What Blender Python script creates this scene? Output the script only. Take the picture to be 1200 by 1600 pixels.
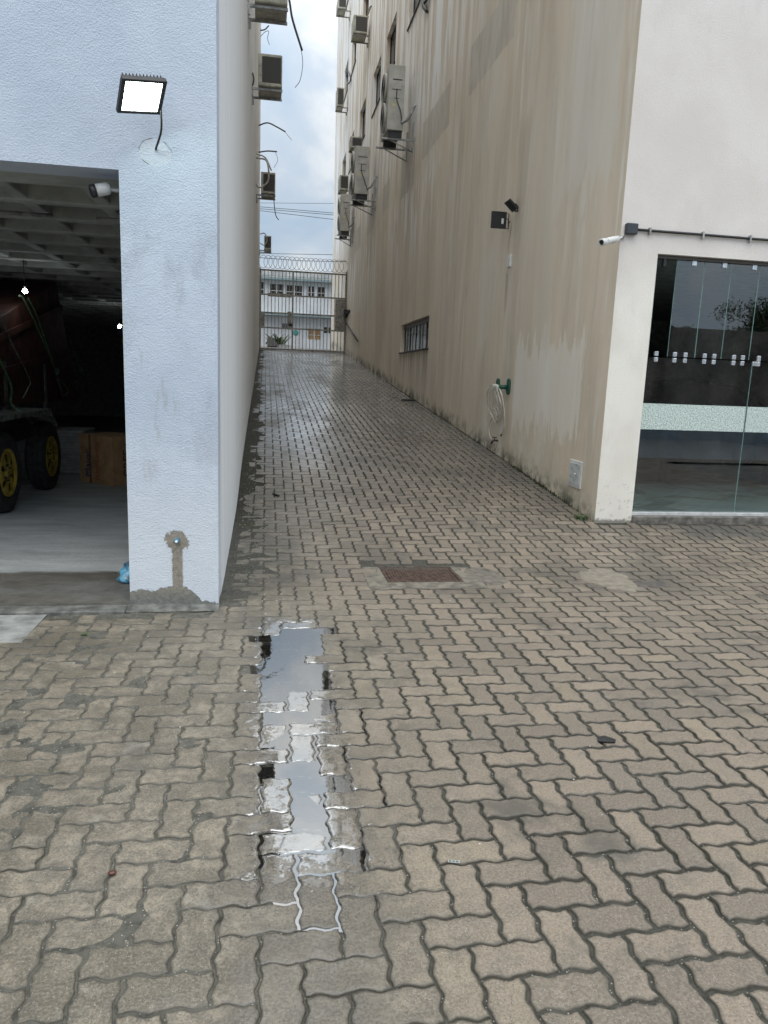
import bpy, math, random
from mathutils import Vector, Matrix
R = math.radians
rnd = random.Random(7)
for o in list(bpy.data.objects): bpy.data.objects.remove(o)
sc = bpy.context.scene
col = sc.collection

# ------------------------------------------------------------ camera
PITCH, ROLL, YAW, CAM_Z, FOC = R(10.35), R(2.165), R(9.50), 1.48, 1131.4
Fv = Vector((math.sin(YAW)*math.cos(PITCH), math.cos(YAW)*math.cos(PITCH), -math.sin(PITCH)))
R0 = Vector((math.cos(YAW), -math.sin(YAW), 0)); U0 = R0.cross(Fv)
Rv = math.cos(ROLL)*R0 + math.sin(ROLL)*U0
Uv = -math.sin(ROLL)*R0 + math.cos(ROLL)*U0
cd = bpy.data.cameras.new('camera'); cam = bpy.data.objects.new('camera', cd); col.objects.link(cam)
cd.sensor_fit = 'VERTICAL'; cd.sensor_height = 36.0; cd.sensor_width = 27.0
cd.lens = 36.0*FOC/1600.0; cd.clip_end = 2000; cd.clip_start = 0.05
cam.matrix_world = Matrix((( Rv.x, Uv.x, -Fv.x, 0), (Rv.y, Uv.y, -Fv.y, 0), (Rv.z, Uv.z, -Fv.z, CAM_Z), (0,0,0,1)))
sc.camera = cam
def at_Y(Y, u, v):            # where a sight line meets the plane y = Y
    d = Fv*FOC + Rv*(u-600) + Uv*(800-v); k = Y/d.y
    return Vector((d.x*k, Y, d.z*k+CAM_Z))
def at_X(X, u, v):
    d = Fv*FOC + Rv*(u-600) + Uv*(800-v); k = X/d.x
    return Vector((X, d.y*k, d.z*k+CAM_Z))

# ------------------------------------------------------------ world, sun, exposure
SUN_EL, SUN_AZ = R(58), R(200)
w = bpy.data.worlds.new('World'); sc.world = w; w.use_nodes = True
nt = w.node_tree; nt.nodes.clear()
out = nt.nodes.new('ShaderNodeOutputWorld'); bg = nt.nodes.new('ShaderNodeBackground')
sky = nt.nodes.new('ShaderNodeTexSky'); sky.sky_type = 'NISHITA'; sky.sun_disc = False
sky.sun_elevation = SUN_EL; sky.sun_rotation = SUN_AZ; sky.air_density = 1.2; sky.dust_density = 2.0
tc = nt.nodes.new('ShaderNodeTexCoord'); mp = nt.nodes.new('ShaderNodeMapping')
mp.inputs['Scale'].default_value = (1.0, 1.0, 1.35)
n1 = nt.nodes.new('ShaderNodeTexNoise'); n1.inputs['Scale'].default_value = 5.2; n1.inputs['Detail'].default_value = 9; n1.inputs['Roughness'].default_value = .52
n1.inputs['Distortion'].default_value = .25
r1 = nt.nodes.new('ShaderNodeValToRGB')
r1.color_ramp.elements[0].position = .36; r1.color_ramp.elements[0].color = (4.7, 6.3, 8.3, 1)
r1.color_ramp.elements[1].position = .68; r1.color_ramp.elements[1].color = (10.2, 10.7, 11.0, 1)
e = r1.color_ramp.elements.new(.52); e.color = (6.3, 7.5, 9.0, 1)
mx = nt.nodes.new('ShaderNodeMix'); mx.data_type = 'RGBA'; mx.inputs[0].default_value = .86
nt.links.new(tc.outputs['Generated'], mp.inputs['Vector']); nt.links.new(mp.outputs[0], n1.inputs['Vector'])
nt.links.new(n1.outputs['Fac'], r1.inputs[0]); nt.links.new(sky.outputs[0], mx.inputs[6]); nt.links.new(r1.outputs[0], mx.inputs[7])
sxw = nt.nodes.new('ShaderNodeSeparateXYZ'); nt.links.new(tc.outputs['Generated'], sxw.inputs[0])
def wm(op, a, b):
    n = nt.nodes.new('ShaderNodeMath'); n.operation = op
    for i, v in enumerate((a, b)):
        if hasattr(v, 'is_output'): nt.links.new(v, n.inputs[i])
        else: n.inputs[i].default_value = v
    return n.outputs[0]
zz = wm('MAXIMUM', sxw.outputs[2], 0.0)          # overcast sky: the zenith is several times as bright as the horizon
lum = wm('ADD', wm('ADD', .84, wm('MULTIPLY', wm('POWER', zz, 2.4), 4.3)), wm('MULTIPLY', wm('MAXIMUM', wm('MULTIPLY', sxw.outputs[1], -1.0), 0.0), .65))
mlt = nt.nodes.new('ShaderNodeMix'); mlt.data_type = 'RGBA'; mlt.blend_type = 'MULTIPLY'; mlt.inputs[0].default_value = 1
cmb = nt.nodes.new('ShaderNodeCombineColor'); nt.links.new(wm('MULTIPLY', lum, wm('ADD', 1.0, wm('MULTIPLY', zz, .20))), cmb.inputs[0]); nt.links.new(wm('MULTIPLY', lum, wm('ADD', 1.0, wm('MULTIPLY', zz, .04))), cmb.inputs[1]); nt.links.new(wm('MULTIPLY', lum, wm('SUBTRACT', 1.0, wm('MULTIPLY', zz, .14))), cmb.inputs[2])
nt.links.new(mx.outputs[2], mlt.inputs[6]); nt.links.new(cmb.outputs[0], mlt.inputs[7])
nt.links.new(mlt.outputs[2], bg.inputs['Color']); bg.inputs['Strength'].default_value = .10
nt.links.new(bg.outputs[0], out.inputs['Surface'])
sl = bpy.data.lights.new('sun', 'SUN'); sl.energy = .5; sl.angle = R(60); sl.color = (1, .96, .9)
so = bpy.data.objects.new('sun', sl); col.objects.link(so)
dirv = Vector((math.sin(SUN_AZ)*math.cos(SUN_EL), math.cos(SUN_AZ)*math.cos(SUN_EL), math.sin(SUN_EL)))
so.rotation_euler = dirv.to_track_quat('Z', 'Y').to_euler(); so.location = dirv*60
sc.view_settings.view_transform = 'Standard'; sc.view_settings.look = 'None'
sc.view_settings.gamma = 1; sc.view_settings.exposure = 0.0
sc.render.resolution_x = 768; sc.render.resolution_y = 1024
sc.cycles.max_bounces = 8; sc.cycles.transparent_max_bounces = 12

# ------------------------------------------------------------ material helpers
class NT:
    def __init__(s, name):
        s.m = bpy.data.materials.new(name); s.m.use_nodes = True; s.t = s.m.node_tree
        s.b = s.t.nodes['Principled BSDF']; s.o = s.t.nodes['Material Output']
        s.geo = s.t.nodes.new('ShaderNodeNewGeometry'); s.pos = s.geo.outputs['Position']
        sx = s.t.nodes.new('ShaderNodeSeparateXYZ'); s.t.links.new(s.pos, sx.inputs[0])
        s.x, s.y, s.z = sx.outputs
    def put(s, sock, v):
        if hasattr(v, 'is_output'): s.t.links.new(v, sock)
        elif v is not None:
            if isinstance(v, (tuple, list)) and len(v) == 3 and sock.type == 'RGBA': v = (*v, 1)
            sock.default_value = v
    def m2(s, op, a, b=None, c=None, clamp=False):
        n = s.t.nodes.new('ShaderNodeMath'); n.operation = op; n.use_clamp = clamp
        s.put(n.inputs[0], a)
        if b is not None: s.put(n.inputs[1], b)
        if c is not None: s.put(n.inputs[2], c)
        return n.outputs[0]
    def add(s,a,b): return s.m2('ADD',a,b)
    def mul(s,a,b): return s.m2('MULTIPLY',a,b)
    def sub(s,a,b): return s.m2('SUBTRACT',a,b)
    def vec(s, scale=(1,1,1), off=(0,0,0), src=None):
        n = s.t.nodes.new('ShaderNodeMapping'); n.inputs['Scale'].default_value = scale; n.inputs['Location'].default_value = off
        s.t.links.new(src or s.pos, n.inputs[0]); return n.outputs[0]
    def noise(s, scale, detail=4, rough=.5, v=None, dist=0, col=False):
        n = s.t.nodes.new('ShaderNodeTexNoise'); n.inputs['Scale'].default_value = scale; n.inputs['Detail'].default_value = detail
        n.inputs['Roughness'].default_value = rough; n.inputs['Distortion'].default_value = dist
        s.t.links.new(v or s.pos, n.inputs['Vector']); return n.outputs['Color' if col else 'Fac']
    def vor(s, scale, v=None, feat='F1', o='Distance', rand=1):
        n = s.t.nodes.new('ShaderNodeTexVoronoi'); n.feature = feat; n.inputs['Scale'].default_value = scale
        n.inputs['Randomness'].default_value = rand
        s.t.links.new(v or s.pos, n.inputs['Vector']); return n.outputs[o]
    def ramp(s, f, a, b, smooth=True):      # 0 at a, 1 at b
        n = s.t.nodes.new('ShaderNodeMapRange'); n.interpolation_type = 'SMOOTHSTEP' if smooth else 'LINEAR'
        s.put(n.inputs[0], f); n.inputs[1].default_value = a; n.inputs[2].default_value = b; return n.outputs[0]
    def mix(s, f, a, b, mode='MIX'):
        n = s.t.nodes.new('ShaderNodeMix'); n.data_type = 'RGBA'; n.blend_type = mode
        s.put(n.inputs[0], f); s.put(n.inputs[6], a); s.put(n.inputs[7], b); return n.outputs[2]
    def rect(s, A, B, a0, a1, b0, b1, soft=.01, wob=None):   # 1 inside a box of two coordinates, its edge displaced by wob
        f = s.m2('MINIMUM', s.m2('MINIMUM', s.sub(A, a0), s.sub(a1, A)), s.m2('MINIMUM', s.sub(B, b0), s.sub(b1, B)))
        if wob is not None: f = s.add(f, wob)
        return s.ramp(f, -soft, soft)
    def bump(s, h, strength=.3, dist=.01):
        n = s.t.nodes.new('ShaderNodeBump'); n.inputs['Strength'].default_value = strength; n.inputs['Distance'].default_value = dist
        s.put(n.inputs['Height'], h); s.t.links.new(n.outputs[0], s.b.inputs['Normal'])
    def attr(s, name, o='Color'):
        n = s.t.nodes.new('ShaderNodeAttribute'); n.attribute_name = name; return n.outputs[o]
    def out(s, colr=None, rough=None, metal=None, spec=None):
        if colr is not None: s.put(s.b.inputs['Base Color'], colr)
        if rough is not None: s.put(s.b.inputs['Roughness'], rough)
        if metal is not None: s.put(s.b.inputs['Metallic'], metal)
        if spec is not None: s.put(s.b.inputs['Specular IOR Level'], spec)
        return s.m
def plain(name, c, rough=.6, metal=0, var=.15, scale=9, dirt=None, spec=.5, bump=0):
    n = NT(name)
    f = n.noise(scale, 5, .6)
    c2 = tuple(max(0, v*(1-var*1.6)) for v in c); c1 = tuple(min(1, v*(1+var*.8)) for v in c)
    cc = n.mix(n.ramp(f, .3, .7), c2, c1)
    if dirt: cc = n.mix(n.mul(n.ramp(n.noise(scale*2.3, 6, .7), .5, .72), dirt[1]), cc, dirt[0])
    rr = n.add(n.mul(n.noise(scale*1.7, 3), .25), rough-.12)
    if bump: n.bump(n.noise(scale*14, 3), bump, .003)
    return n.out(cc, rr, metal, spec)
def emis(name, c, s):
    n = NT(name); n.b.inputs['Emission Color'].default_value = (*c, 1); n.b.inputs['Emission Strength'].default_value = s
    return n.out((.8, .8, .8), .4)

# ------------------------------------------------------------ mesh helpers
def tag(o, label=None, cat=None, group=None, kind=None):
    if label: o['label'] = label
    if cat: o['category'] = cat
    if group: o['group'] = group
    if kind: o['kind'] = kind
    return o
class MB:
    def __init__(s): s.v = []; s.f = []; s.sm = []
    def box(s, a, b, M=None):
        (x0,y0,z0),(x1,y1,z1) = a, b
        x0,x1 = min(x0,x1),max(x0,x1); y0,y1 = min(y0,y1),max(y0,y1); z0,z1 = min(z0,z1),max(z0,z1)
        i = len(s.v); P = [(x0,y0,z0),(x1,y0,z0),(x1,y1,z0),(x0,y1,z0),(x0,y0,z1),(x1,y0,z1),(x1,y1,z1),(x0,y1,z1)]
        s.v += [tuple(M @ Vector(p)) if M else p for p in P]
        for q in ((0,3,2,1),(4,5,6,7),(0,1,5,4),(1,2,6,5),(2,3,7,6),(3,0,4,7)): s.f.append([i+k for k in q]); s.sm.append(False)
        return s
    def poly(s, pts, smooth=False):
        i = len(s.v); s.v += [tuple(p) for p in pts]; s.f.append(list(range(i, i+len(pts)))); s.sm.append(smooth); return s
    def prism(s, pts, d):                     # a flat outline pushed along vector d
        n = len(pts); i = len(s.v); d = Vector(d)
        s.v += [tuple(p) for p in pts] + [tuple(Vector(p)+d) for p in pts]
        s.f.append([i+k for k in range(n)][::-1]); s.f.append([i+n+k for k in range(n)]); s.sm += [False, False]
        for k in range(n):
            s.f.append([i+k, i+(k+1)%n, i+n+(k+1)%n, i+n+k]); s.sm.append(False)
        return s
    def tube(s, pts, r, n=8, caps=True):
        pts = [Vector(p) for p in pts]; i0 = len(s.v); up = None
        for k, p in enumerate(pts):
            t = (pts[min(k+1, len(pts)-1)]-pts[max(k-1, 0)]).normalized()
            if up is None: up = Vector((0,0,1)) if abs(t.z) < .9 else Vector((1,0,0))
            a = t.cross(up).normalized(); b = a.cross(t).normalized(); up = b
            rr = r[k] if isinstance(r, (list, tuple)) else r
            for j in range(n):
                th = 2*math.pi*j/n; s.v.append(tuple(p + a*math.cos(th)*rr + b*math.sin(th)*rr))
        for k in range(len(pts)-1):
            for j in range(n):
                s.f.append([i0+k*n+j, i0+k*n+(j+1)%n, i0+(k+1)*n+(j+1)%n, i0+(k+1)*n+j]); s.sm.append(True)
        if caps:
            s.f.append([i0+j for j in range(n)][::-1]); s.f.append([i0+(len(pts)-1)*n+j for j in range(n)]); s.sm += [False, False]
        return s
    def lathe(s, prof, M, n=24):              # profile of (radius, height) turned about local z
        i0 = len(s.v)
        for r_, h in prof:
            for j in range(n):
                th = 2*math.pi*j/n; s.v.append(tuple(M @ Vector((r_*math.cos(th), r_*math.sin(th), h))))
        for k in range(len(prof)-1):
            for j in range(n):
                s.f.append([i0+k*n+j, i0+k*n+(j+1)%n, i0+(k+1)*n+(j+1)%n, i0+(k+1)*n+j]); s.sm.append(True)
        s.f.append([i0+j for j in range(n)][::-1]); s.f.append([i0+(len(prof)-1)*n+j for j in range(n)]); s.sm += [False, False]
        return s
    def build(s, name, mat, parent=None, bevel=0, seg=2):
        me = bpy.data.meshes.new(name); me.from_pydata(s.v, [], s.f); me.update()
        me.polygons.foreach_set('use_smooth', s.sm)
        if not isinstance(mat, (list, tuple)): mat = [mat]
        for m in mat: me.materials.append(m)
        o = bpy.data.objects.new(name, me); col.objects.link(o)
        if parent: o.parent = parent; o.matrix_parent_inverse = inv(parent)
        if bevel:
            b = o.modifiers.new('bevel', 'BEVEL'); b.width = bevel; b.segments = seg; b.limit_method = 'ANGLE'; b.angle_limit = R(40)
        return o
def split(mb, name, mat, parent, bevel=0, seg=2, verts=8):
    """every box of the collector becomes a part of its own"""
    for k in range(len(mb.v)//verts):
        m = MB(); m.v = mb.v[k*verts:(k+1)*verts]; nf = len(mb.f)*verts//len(mb.v); m.f = [[i-k*verts for i in f] for f in mb.f[k*nf:(k+1)*nf]]; m.sm = mb.sm[k*nf:(k+1)*nf]
        m.build(name, mat, parent, bevel, seg)
def world_m(o):
    return (world_m(o.parent) @ o.matrix_parent_inverse @ o.matrix_basis) if o.parent else o.matrix_basis.copy()
def inv(p): return world_m(p).inverted()
def empty(name, loc, label, cat, group=None):
    o = bpy.data.objects.new(name, None); col.objects.link(o); o.location = loc; o.empty_display_size = .1
    return tag(o, label, cat, group)
def spline(P, n=8):
    P = [Vector(p) for p in P]; Q = [P[0]*2-P[1]] + P + [P[-1]*2-P[-2]]; out = []
    for i in range(1, len(Q)-2):
        for k in range(n):
            t = k/n; a,b,c,d = Q[i-1:i+3]
            out.append(.5*((2*b)+(-a+c)*t+(2*a-5*b+4*c-d)*t*t+(-a+3*b-3*c+d)*t**3))
    out.append(P[-1]); return out
def holed(mb, o, U, V, u0, u1, v0, v1, holes, depth):
    """wall plate: origin o, unit axes U, V; holes as (ua,ub,va,vb); reveals run along vector depth; front and back skins"""
    o, U, V, D = Vector(o), Vector(U), Vector(V), Vector(depth)
    us = sorted(set([u0,u1]+[h[0] for h in holes]+[h[1] for h in holes])); vs = sorted(set([v0,v1]+[h[2] for h in holes]+[h[3] for h in holes]))
    P = lambda a,b,d=0: o+U*a+V*b+D*d
    for i in range(len(us)-1):
        for j in range(len(vs)-1):
            cu, cv = (us[i]+us[i+1])/2, (vs[j]+vs[j+1])/2
            if any(h[0]<cu<h[1] and h[2]<cv<h[3] for h in holes): continue
            mb.poly([P(us[i],vs[j]),P(us[i+1],vs[j]),P(us[i+1],vs[j+1]),P(us[i],vs[j+1])])
            mb.poly([P(us[i],vs[j],1),P(us[i],vs[j+1],1),P(us[i+1],vs[j+1],1),P(us[i+1],vs[j],1)])
    for (a,b,c,d) in list(holes)+[(u0,u1,v0,v1)]:
        for (p,q) in (((a,c),(b,c)),((b,c),(b,d)),((b,d),(a,d)),((a,d),(a,c))):
            mb.poly([P(*p),P(*q),P(*q,1),P(*p,1)])
    return mb
def text_obj(name, s, size, M, mat, parent, ext=.001):
    cu = bpy.data.curves.new(name, 'FONT'); cu.body = s; cu.size = size; cu.extrude = ext; cu.align_x = 'LEFT'
    t = bpy.data.objects.new(name+'_tmp', cu); col.objects.link(t)
    dg = bpy.context.evaluated_depsgraph_get(); me = bpy.data.meshes.new_from_object(t.evaluated_get(dg))
    bpy.data.objects.remove(t); me.name = name; me.transform(M); me.materials.clear(); me.materials.append(mat)
    o = bpy.data.objects.new(name, me); col.objects.link(o)
    if parent: o.parent = parent; o.matrix_parent_inverse = inv(parent)
    return o
def sstep(a, b, x):
    t = max(0, min(1, (x-a)/(b-a))); return t*t*(3-2*t)

XL, XR, YL, YR, YG = -.29, 3.30, 4.60, 6.77, 31.2
PROF = [(-50,0),(5.3,0),(5.9,.035),(6.4,.09),(6.77,.14),(7.5,.215),(8.2,.285),(9.9,.46),(13,.765),(18.9,1.322),(25,1.925),(31.2,2.52),(34,2.72),(40,2.95),(50,3.36),(80,3.6),(400,3.6)]
def gz(x, y):
    z = 0
    for (a,za),(b,zb) in zip(PROF, PROF[1:]):
        if a <= y <= b: z = za+(zb-za)*(y-a)/(b-a); break
    if y > 5.5 and y < 11:
        z -= .10*math.exp(-((y-7.6)/1.3)**2)*sstep(2.2, -.3, x)*sstep(5.5, 6.5, y)
    return z

# ------------------------------------------------------------ ground
# puddle run: pavers that have sunk, and water lying level over them
def sunk(x, y):
    if 3.25 < y < 4.12 and -.01 < x < .31: return .0095
    if 4.0 < y < 4.15 and .3 < x < .44: return .006
    if 2.75 < y <= 3.25 and .0 < x < .27: return .0050+.0007*math.sin(x*50)*math.sin(y*23)
    if 2.0 < y < 2.75 and .06 < x < .22: return .0044
    if 1.2 < y < 2.0 and .05 < x < .24: return .0012
    return 0
def joint_depth(x, y):
    d = .0095
    lf = sstep(.75, -.1, x)
    d -= .0062*lf if not (-.12 < x < .5 and 1 < y < 4.4) else .0015
    if y > 4.6 and x < .55: d -= .0045*sstep(.15, -.25, x)+.004*(x < XL+.06)
    return d

def mat_paver():
    n = NT('paver_concrete')
    a = n.attr('rnd'); sp = n.t.nodes.new('ShaderNodeSeparateColor'); n.t.links.new(a, sp.inputs[0]); r_, e_, r2 = sp.outputs
    big = n.noise(.55, 4, .55); left = n.ramp(n.add(n.x, n.mul(n.sub(big, .5), 2.4)), 1.15, -.15)
    c = n.mix(n.ramp(r_, 0, 1), (.145,.116,.086), (.238,.190,.140))
    c = n.mix(n.mul(n.ramp(r2, .80, 1), .30), c, (.27,.22,.135))
    c = n.mix(n.mul(n.ramp(r2, .20, .0), .45), c, (.125,.108,.09))
    mott = n.noise(12, 9, .72); mott2 = n.noise(31, 6, .75, v=n.vec((1,1,1),(3,5,0))); fine = n.noise(120, 3, .7); grit = n.noise(420, 2, .8)
    lc = n.mix(n.ramp(mott, .34, .64), (.085,.078,.055), (.30,.265,.195)); lc = n.mix(n.mul(n.ramp(mott2, .46, .60), .7), lc, (.070,.070,.055)); lc = n.mix(n.mul(n.ramp(mott2, .42, .30), .5), lc, (.34,.32,.27))
    c = n.mix(n.mul(left, .92), c, n.mix(.25, lc, c))
    lm = n.mul(left, n.ramp(n.noise(3.1, 7, .68, dist=.5, v=n.vec((1,1,1),(9,2,0))), .48, .60)); c = n.mix(n.mul(lm, .7), c, (.075,.065,.040)); lw = n.mul(left, n.ramp(n.noise(4.5, 8, .74, v=n.vec((1,1,1),(2,8,0))), .56, .68)); c = n.mix(n.mul(lw, .5), c, (.33,.32,.28))
    c = n.mix(n.mul(n.ramp(mott, .52, .32), .55), c, (.10,.090,.073))
    c = n.mix(n.mul(n.ramp(mott2, .60, .74), .45), c, (.09,.083,.07))
    c = n.mix(n.mul(n.ramp(fine, .40, .66), .34), c, (.36,.315,.265)); c = n.mix(n.mul(n.ramp(fine, .50, .34), .40), c, (.095,.082,.066))
    c = n.mix(n.mul(n.ramp(grit, .50, .33), .6), c, (.085,.075,.06))
    v = n.vor(170); vr = n.vor(170, o='Color'); sv = n.t.nodes.new('ShaderNodeSeparateColor'); n.t.links.new(vr, sv.inputs[0])
    grain = n.mul(n.ramp(v, .34, .22), n.ramp(sv.outputs[0], .80, .84)); c = n.mix(n.mul(grain, .38), c, (.50,.46,.42))
    pit = n.mul(n.ramp(v, .42, .25), n.ramp(sv.outputs[1], .86, .90)); c = n.mix(n.mul(pit, .75), c, (.05,.045,.035))
    gr = n.noise(1.5, 7, .66, dist=.4); gm = n.ramp(gr, .55, .66)
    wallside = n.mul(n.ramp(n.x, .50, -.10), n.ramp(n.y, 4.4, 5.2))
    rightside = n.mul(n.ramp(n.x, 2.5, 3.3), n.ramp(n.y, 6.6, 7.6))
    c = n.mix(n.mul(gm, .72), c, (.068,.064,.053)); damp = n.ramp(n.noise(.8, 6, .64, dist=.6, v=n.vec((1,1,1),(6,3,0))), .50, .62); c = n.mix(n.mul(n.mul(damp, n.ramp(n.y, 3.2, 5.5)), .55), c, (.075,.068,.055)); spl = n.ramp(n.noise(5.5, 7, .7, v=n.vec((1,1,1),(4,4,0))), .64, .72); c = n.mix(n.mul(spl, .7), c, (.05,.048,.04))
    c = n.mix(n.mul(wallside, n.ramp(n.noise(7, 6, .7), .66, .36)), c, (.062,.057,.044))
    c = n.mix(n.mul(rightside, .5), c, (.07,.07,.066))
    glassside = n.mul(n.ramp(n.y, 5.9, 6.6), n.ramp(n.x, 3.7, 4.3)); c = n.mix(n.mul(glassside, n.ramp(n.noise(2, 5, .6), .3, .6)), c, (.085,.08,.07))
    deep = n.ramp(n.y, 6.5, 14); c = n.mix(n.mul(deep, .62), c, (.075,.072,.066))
    ed = n.m2('POWER', e_, 1.4); c = n.mix(n.mul(ed, .85), c, (.052,.048,.036))
    wet = n.ramp(n.noise(1.1, 5, .6, dist=.3), .38, .58)
    pud = n.rect(n.x, n.y, -.10, .36, .9, 4.35, .10, n.mul(n.sub(n.noise(5, 5), .5), .35))
    film = n.mul(n.rect(n.x, n.y, .0, .27, 1.9, 3.4, .015, n.mul(n.sub(n.noise(16, 7, .72), .52), 1.1)), 1)
    c = n.mix(n.mul(pud, .42), c, (.085,.078,.066))
    wetz = n.m2('MAXIMUM', n.mul(wet, n.add(.30, n.mul(deep, .7))), pud)
    rough = n.sub(.58, n.mul(wetz, .30)); rough = n.add(rough, n.mul(n.sub(fine, .5), .22))
    lane = n.mul(deep, n.ramp(n.noise(.9, 4, .6, v=n.vec((1.6,.5,1))), .30, .55)); lane = n.mul(lane, n.add(.35, n.mul(.65, n.ramp(n.x, .1, .55))))
    rough = n.m2('MAXIMUM', n.sub(n.sub(rough, n.mul(lane, .30)), n.mul(film, .40)), .06)
    dry = n.sub(1.0, n.m2('MAXIMUM', n.mul(deep, .72), n.mul(film, .85)))
    hgt = n.mul(n.add(n.add(n.mul(fine, .55), n.mul(grit, .4)), n.add(n.mul(mott, 1.1), n.mul(mott2, .6))), dry)
    n.bump(hgt, .7, .0045)
    n.b.inputs['Coat IOR'].default_value = 1.5; n.put(n.b.inputs['Coat Weight'], n.m2('MAXIMUM', n.m2('MAXIMUM', film, n.mul(lane, .9)), n.mul(wetz, .25))); n.put(n.b.inputs['Coat Roughness'], n.m2('MAXIMUM', n.sub(.30, n.mul(lane, .10)), .0) if False else .16)
    n.b.inputs['Specular IOR Level'].default_value = .6
    t = n.t; fr = t.nodes.new('ShaderNodeFresnel'); fr.inputs['IOR'].default_value = 4.5; gl = t.nodes.new('ShaderNodeBsdfGlossy')
    n.put(gl.inputs['Roughness'], n.add(.03, n.mul(lane, .11))); ms = t.nodes.new('ShaderNodeMixShader')
    pf = n.mul(n.rect(n.x, n.y, -.02, .31, 2.0, 4.3, .02, n.mul(n.sub(n.noise(19, 9, .76), .53), 1.0)), n.sub(1.0, n.mul(e_, .2)))
    br = n.ramp(n.noise(2.4, 6, .68, v=n.vec((1.3,.6,1),(1,1,0))), .34, .60)
    lf = n.mul(n.mul(lane, n.sub(1.0, e_)), n.add(.12, n.mul(br, .70)))
    n.put(ms.inputs[0], n.mul(fr.outputs[0], n.m2('MAXIMUM', pf, lf))); t.links.new(n.b.outputs[0], ms.inputs[1]); t.links.new(gl.outputs[0], ms.inputs[2]); t.links.new(ms.outputs[0], n.o.inputs['Surface'])
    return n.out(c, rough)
def mat_joint():
    n = NT('joint_silt')
    left = n.ramp(n.x, .9, -.1)
    c = n.mix(n.ramp(n.noise(35, 6, .7), .3, .7), (.030,.030,.023), (.085,.082,.066))
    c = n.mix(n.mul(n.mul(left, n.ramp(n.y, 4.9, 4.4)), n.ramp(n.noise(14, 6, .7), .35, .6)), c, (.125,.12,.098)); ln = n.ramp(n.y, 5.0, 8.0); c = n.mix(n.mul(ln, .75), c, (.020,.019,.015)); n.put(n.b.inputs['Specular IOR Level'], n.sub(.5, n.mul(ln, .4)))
    moss = n.ramp(n.noise(2.3, 5, .6), .58, .7); c = n.mix(n.mul(moss, .4), c, (.055,.068,.03))
    v = n.vor(150); vr = n.vor(150, o='Color'); sv = n.t.nodes.new('ShaderNodeSeparateColor'); n.t.links.new(vr, sv.inputs[0])
    c = n.mix(n.mul(n.ramp(v, .4, .25), n.ramp(sv.outputs[0], .86, .9)), c, (.38,.37,.34))
    n.bump(n.noise(160, 5, .8), .9, .008)
    return n.out(c, n.add(.45, n.mul(n.noise(9, 4), .5)))
M_PAV, M_JOINT = mat_paver(), mat_joint()

W = .110
PX, PY = .653-.110*40, 1.851-.110*40
def edge_curve(ax, ay, dx, dy, k):
    """points from cell corner (ax,ay) one cell towards (dx,dy); S-shaped, the same from either end"""
    A = .0062; pts = []
    T = [(0,0),(.14,.25),(.24,1),(.36,1),(.5,0),(.64,-1),(.76,-1),(.86,-.25)] if k == 2 else ([(0,0),(.28,1),(.5,0),(.72,-1)] if k == 1 else [(0,0)])
    s = 1
    for t, d in T:
        d *= A*s
        if dx: pts.append((ax+dx*t*W, ay+ d*(1 if dx > 0 else -1)))
        else:  pts.append((ax- d*(1 if dy > 0 else -1), ay+dy*t*W))
    return pts
def outline(i, j, horiz, k):
    x, y = PX+i*W, PY+j*W; L = [(1,0)]*2+[(0,1)]+[(-1,0)]*2+[(0,-1)] if horiz else [(1,0)]+[(0,1)]*2+[(-1,0)]+[(0,-1)]*2
    pts = []
    for dx, dy in L:
        pts += edge_curve(x, y, dx, dy, k); x += dx*W; y += dy*W
    return pts
def inset(pts, d):
    n = len(pts); out = []
    for k in range(n):
        p0, p, p1 = pts[k-1], pts[k], pts[(k+1)%n]
        e0 = (p[0]-p0[0], p[1]-p0[1]); e1 = (p1[0]-p[0], p1[1]-p[1])
        l0 = math.hypot(*e0) or 1; l1 = math.hypot(*e1) or 1
        n0 = (-e0[1]/l0, e0[0]/l0); n1 = (-e1[1]/l1, e1[0]/l1)
        m = (n0[0]+n1[0], n0[1]+n1[1]); q = m[0]*m[0]+m[1]*m[1]
        s = min(2*d/max(q, .6), 1.8*d) if q else d
        out.append((p[0]+m[0]*s*1.0, p[1]+m[1]*s*1.0))
    return out
from mathutils import noise as mn
SLAB = (.75, 1.63, 4.945, 5.655)
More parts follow.
